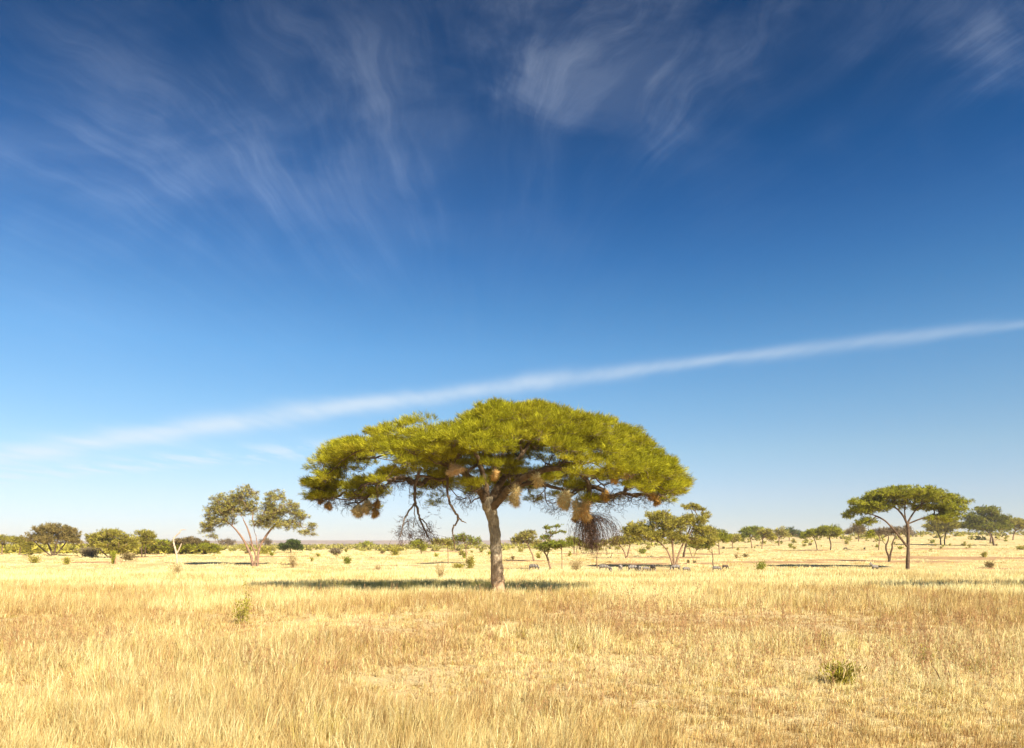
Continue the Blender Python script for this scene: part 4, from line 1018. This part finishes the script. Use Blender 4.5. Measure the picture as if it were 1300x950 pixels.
zebra('tiny dark wildebeest standing far off left of the pale-trunked tree', 1097.5, 699, 0, 80, False, M_GNU, 'wildebeest', 'wildebeest', 'wildebeest far off on the plain')
zebra('dark wildebeest calf at the bare strip right of the dead sapling pole', 920.5, 724, 12, 200, True, M_GNU, 'wildebeest', 'wildebeest', 'wildebeest far off on the plain')

#=LIGHT=
# ---------------------------------------------------------------- air
bm = np.array([(x, y, z) for x in (-6500, 6500) for y in (-400, 6500) for z in (-6, 55)], float)
fc = np.array([(0, 1, 3, 2), (4, 6, 7, 5), (0, 4, 5, 1), (2, 3, 7, 6), (0, 2, 6, 4), (1, 5, 7, 3)])
m, nt, out = new_mat('haze_air'); pv = nd(nt, 'ShaderNodeVolumePrincipled'); pv.inputs['Color'].default_value = (.86, .90, 1, 1); pv.inputs['Density'].default_value = 1.3e-4; pv.inputs['Anisotropy'].default_value = .2
nt.links.new(pv.outputs[0], out.inputs['Volume'])
tag(link('haze', np_mesh('haze', bm, fc, 4), m), 'thin pale haze over the far plain', None, None, 'stuff')

# ---------------------------------------------------------------- sun and sky
SUN = np.array([.64, -.80, 0.0]); SUN = SUN / np.linalg.norm(SUN); EL = math.radians(36.5)
sd = Vector((SUN[0] * math.cos(EL), SUN[1] * math.cos(EL), math.sin(EL)))
L = bpy.data.lights.new('sun', 'SUN'); L.energy = 5.0; L.angle = math.radians(.5); L.color = (1, .91, .74)
so = bpy.data.objects.new('sun', L); COL.objects.link(so); so.rotation_euler = sd.to_track_quat('Z', 'Y').to_euler()

w = bpy.data.worlds.new('World'); scn.world = w; w.use_nodes = True; nt = w.node_tree; nt.nodes.clear()
wo = nd(nt, 'ShaderNodeOutputWorld'); bg = nd(nt, 'ShaderNodeBackground'); bg.inputs[1].default_value = .0715; nt.links.new(bg.outputs[0], wo.inputs[0])
sky = nd(nt, 'ShaderNodeTexSky', sky_type='NISHITA'); sky.sun_disc = False; sky.sun_elevation = EL; sky.sun_rotation = math.atan2(sd.x, sd.y)
sky.altitude = 1000; sky.air_density = 1.0; sky.dust_density = .6; sky.ozone_density = 3.0
tc = nd(nt, 'ShaderNodeTexCoord'); sp = nd(nt, 'ShaderNodeSeparateXYZ'); nt.links.new(tc.outputs['Generated'], sp.inputs[0])
X_, Y_, Z_ = sp.outputs
zc = mth(nt, 'MAXIMUM', Z_, .02); yc = mth(nt, 'MAXIMUM', Y_, .05)
# measured tint of this sky by elevation (deeper and more saturated overhead)
gm = nd(nt, 'ShaderNodeGamma'); gm.inputs[1].default_value = 1.0
rp = nd(nt, 'ShaderNodeValToRGB'); nt.links.new(Z_, rp.inputs[0]); e = rp.color_ramp.elements
SKYR = [(0.0, (.60, .61, .74)), (.065, (.70, .68, .74)), (.12, (.68, .74, .74)), (.18, (.56, .74, .78)), (.245, (.42, .71, .82)), (.30, (.27, .60, .77)), (.35, (.16, .49, .72)), (.40, (.07, .38, .63)), (.445, (.02, .31, .55)), (.50, (.005, .24, .44)), (.60, (.0, .18, .34)), (1, (.0, .18, .34))]
e[0].position = SKYR[0][0]; e[0].color = (*SKYR[0][1], 1); e[1].position = 1; e[1].color = (*SKYR[-1][1], 1)
for p_, c_ in SKYR[1:-1]:
    q = e.new(p_); q.color = (*c_, 1)
ml = nd(nt, 'ShaderNodeMix', data_type='RGBA', blend_type='MULTIPLY'); ml.inputs[0].default_value = 1; ml.clamp_result = False
nt.links.new(sky.outputs[0], ml.inputs[6]); nt.links.new(rp.outputs[0], ml.inputs[7])
# high cloud sheet coordinates
u = mth(nt, 'DIVIDE', X_, zc); v = mth(nt, 'DIVIDE', Y_, zc)
cb = nd(nt, 'ShaderNodeCombineXYZ'); nt.links.new(u, cb.inputs[0]); nt.links.new(v, cb.inputs[1])
def cn(scale, st, rot, det=8, rough=.6, dist=0.0, loc=(0, 0, 0)):
    mp = nd(nt, 'ShaderNodeMapping'); mp.inputs['Scale'].default_value = st; mp.inputs['Rotation'].default_value = (0, 0, math.radians(rot)); mp.inputs['Location'].default_value = loc
    mp.vector_type = 'TEXTURE' if False else 'POINT'
    nt.links.new(cb.outputs[0], mp.inputs[0]); n = nd(nt, 'ShaderNodeTexNoise'); n.inputs['Scale'].default_value = scale; n.inputs['Detail'].default_value = det
    n.inputs['Roughness'].default_value = rough; n.inputs['Distortion'].default_value = dist; nt.links.new(mp.outputs[0], n.inputs['Vector']); return n.outputs['Fac']
def mr_(x, a, b, c=0., d=1., smooth=True):
    n = nd(nt, 'ShaderNodeMapRange'); n.interpolation_type = 'SMOOTHSTEP' if smooth else 'LINEAR'
    n.inputs['From Min'].default_value = a; n.inputs['From Max'].default_value = b; n.inputs['To Min'].default_value = c; n.inputs['To Max'].default_value = d
    nt.links.new(x, n.inputs['Value']); return n.outputs[0]
elev = mth(nt, 'DIVIDE', Z_, yc); az = mth(nt, 'DIVIDE', X_, yc)
# cirrus strands fan out overhead: az0 stays constant along one strand
az0 = mth(nt, 'DIVIDE', mth(nt, 'ADD', az, .05), mth(nt, 'POWER', mth(nt, 'MAXIMUM', elev, .1), 1.6))
ce = nd(nt, 'ShaderNodeCombineXYZ'); nt.links.new(az, ce.inputs[0]); nt.links.new(elev, ce.inputs[1])
wn = nd(nt, 'ShaderNodeTexNoise'); wn.inputs['Scale'].default_value = 2.6; wn.inputs['Detail'].default_value = 3; nt.links.new(ce.outputs[0], wn.inputs['Vector'])
wn2 = nd(nt, 'ShaderNodeTexNoise'); wn2.inputs['Scale'].default_value = 9; wn2.inputs['Detail'].default_value = 4; nt.links.new(ce.outputs[0], wn2.inputs['Vector'])
cf = nd(nt, 'ShaderNodeCombineXYZ'); nt.links.new(mth(nt, 'ADD', mth(nt, 'MULTIPLY', az0, .75), mth(nt, 'ADD', mth(nt, 'MULTIPLY', wn.outputs['Fac'], .50), mth(nt, 'MULTIPLY', wn2.outputs['Fac'], .06))), cf.inputs[0]); nt.links.new(elev, cf.inputs[1])
def fn(scale, st, det=8, rough=.6, dist=0.0, loc=(0, 0, 0), vec=None):
    mp = nd(nt, 'ShaderNodeMapping'); mp.inputs['Scale'].default_value = st; mp.inputs['Location'].default_value = loc
    nt.links.new(vec or cf.outputs[0], mp.inputs[0]); n = nd(nt, 'ShaderNodeTexNoise'); n.inputs['Scale'].default_value = scale; n.inputs['Detail'].default_value = det
    n.inputs['Roughness'].default_value = rough; n.inputs['Distortion'].default_value = dist; nt.links.new(mp.outputs[0], n.inputs['Vector']); return n.outputs['Fac']
def blob(a0, sa, e0, se, k):
    q1 = mth(nt, 'DIVIDE', mth(nt, 'SUBTRACT', az, a0), sa); q2 = mth(nt, 'DIVIDE', mth(nt, 'SUBTRACT', elev, e0), se)
    return mth(nt, 'MULTIPLY', mth(nt, 'EXPONENT', mth(nt, 'MULTIPLY', mth(nt, 'ADD', mth(nt, 'MULTIPLY', q1, q1), mth(nt, 'MULTIPLY', q2, q2)), -1.0)), k)
mask = None
for bb_ in ((.20, .36, .71, .16, 1.0), (-.28, .24, .59, .18, .75), (.66, .09, .66, .09, .95), (.12, .16, .58, .11, .35), (-.60, .26, .58, .14, .42), (-.45, .3, .50, .10, .25), (.02, .10, .66, .10, .4), (-.30, .5, .42, .14, .22)):
    g_ = blob(*bb_); mask = g_ if mask is None else mth(nt, 'ADD', mask, g_)
fib = mth(nt, 'ADD', mth(nt, 'MULTIPLY', fn(1.0, (4.6, 2.6, 1), 10, .62, .15), .55), mth(nt, 'MULTIPLY', fn(1.0, (15, 6, 1), 8, .66, .3, (3, 1, 0)), .35))
lump = fn(5.0, (1, 1.5, 1), 6, .55, .5, (1.3, .4, 0), ce.outputs[0])
cloud = mth(nt, 'MULTIPLY', mth(nt, 'MULTIPLY', mask, mr_(fib, .37, .66, .08, 1.05)), mr_(lump, .30, .64, .35, 1.15))
cloud = mth(nt, 'ADD', cloud, mth(nt, 'MULTIPLY', mth(nt, 'MULTIPLY', mask, mr_(lump, .38, .70)), .38))
veil = mth(nt, 'MULTIPLY', mth(nt, 'MULTIPLY', mr_(az, .35, -.75), mr_(elev, .10, .42)), mr_(fn(3.0, (1, 2.4, 1), 6, .5, .4, (7, 2, 0), ce.outputs[0]), .30, .70, .55, 1.0))
veil = mth(nt, 'MULTIPLY', veil, mr_(elev, .50, .72, 1.0, .1))
# vapour trail: a long thin cloud line
line = mth(nt, 'ADD', mth(nt, 'ADD', .2133, mth(nt, 'MULTIPLY', az, .1293)), mth(nt, 'MULTIPLY', mth(nt, 'MULTIPLY', az, az), -.0135))
wob = mth(nt, 'MULTIPLY', mth(nt, 'SUBTRACT', cn(2.0, (1, .15, 1), 0, 6), .5), .012)
df = mth(nt, 'SUBTRACT', mth(nt, 'SUBTRACT', elev, line), wob)
wdt = mth(nt, 'MULTIPLY', mr_(az, -.7, .7, .0145, .0062, False), mr_(cn(1.2, (1, .3, 1), 5, 3), .3, .7, .8, 1.25))
q = mth(nt, 'DIVIDE', df, wdt); g = mth(nt, 'EXPONENT', mth(nt, 'MULTIPLY', mth(nt, 'MULTIPLY', q, q), -1.0))
trail = mth(nt, 'MULTIPLY', g, mth(nt, 'MULTIPLY', mr_(cn(1.6, (1.2, .25, 1), 10, 5, .6), .30, .65, .5, 1.0), mr_(az, -.5, .72, .68, .26)))
trail = mth(nt, 'MULTIPLY', trail, mr_(Y_, 0.0, .2))
# faint second streak under it on the left
df2 = mth(nt, 'SUBTRACT', elev, mth(nt, 'ADD', .150, mth(nt, 'MULTIPLY', az, .085))); q2 = mth(nt, 'DIVIDE', df2, .012)
g2 = mth(nt, 'MULTIPLY', mth(nt, 'EXPONENT', mth(nt, 'MULTIPLY', mth(nt, 'MULTIPLY', q2, q2), -1.0)), mth(nt, 'MULTIPLY', mr_(az, -.05, -.35), .55))
g2 = mth(nt, 'MULTIPLY', g2, mr_(cn(3, (1, .25, 1), 10, 6), .4, .65))
amt = mth(nt, 'ADD', mth(nt, 'MULTIPLY', cloud, .72), mth(nt, 'MULTIPLY', veil, .40))
cl = nd(nt, 'ShaderNodeVectorMath', operation='SCALE'); cl.inputs[0].default_value = (.82, .87, .90); nt.links.new(amt, cl.inputs['Scale'])
mx1 = nd(nt, 'ShaderNodeVectorMath', operation='ADD'); nt.links.new(ml.outputs[2], mx1.inputs[0]); nt.links.new(cl.outputs[0], mx1.inputs[1])
mx2 = nd(nt, 'ShaderNodeMix', data_type='RGBA'); nt.links.new(mth(nt, 'ADD', trail, g2, clamp=True), mx2.inputs[0]); nt.links.new(mx1.outputs[0], mx2.inputs[6]); mx2.inputs[7].default_value = (4.9, 5.4, 5.8, 1)
nt.links.new(mx2.outputs[2], bg.inputs[0])

# ---------------------------------------------------------------- camera
cd = bpy.data.cameras.new('camera'); cam = bpy.data.objects.new('camera', cd); COL.objects.link(cam); scn.camera = cam
cam.location = (0, 0, EYE); cam.rotation_euler = (math.pi / 2, 0, 0)
cd.sensor_width = 36; cd.lens = F / 1300 * 36; cd.shift_y = (H0 - 475) / 1300; cd.clip_start = .1; cd.clip_end = 20000
scn.view_settings.view_transform = 'Standard'; scn.view_settings.look = 'None'; scn.view_settings.gamma = 1; scn.view_settings.exposure = 1.25
cy = scn.cycles; cy.max_bounces = 5; cy.diffuse_bounces = 3; cy.transmission_bounces = 3; cy.volume_bounces = 1; cy.transparent_max_bounces = 4; cy.use_denoising = True
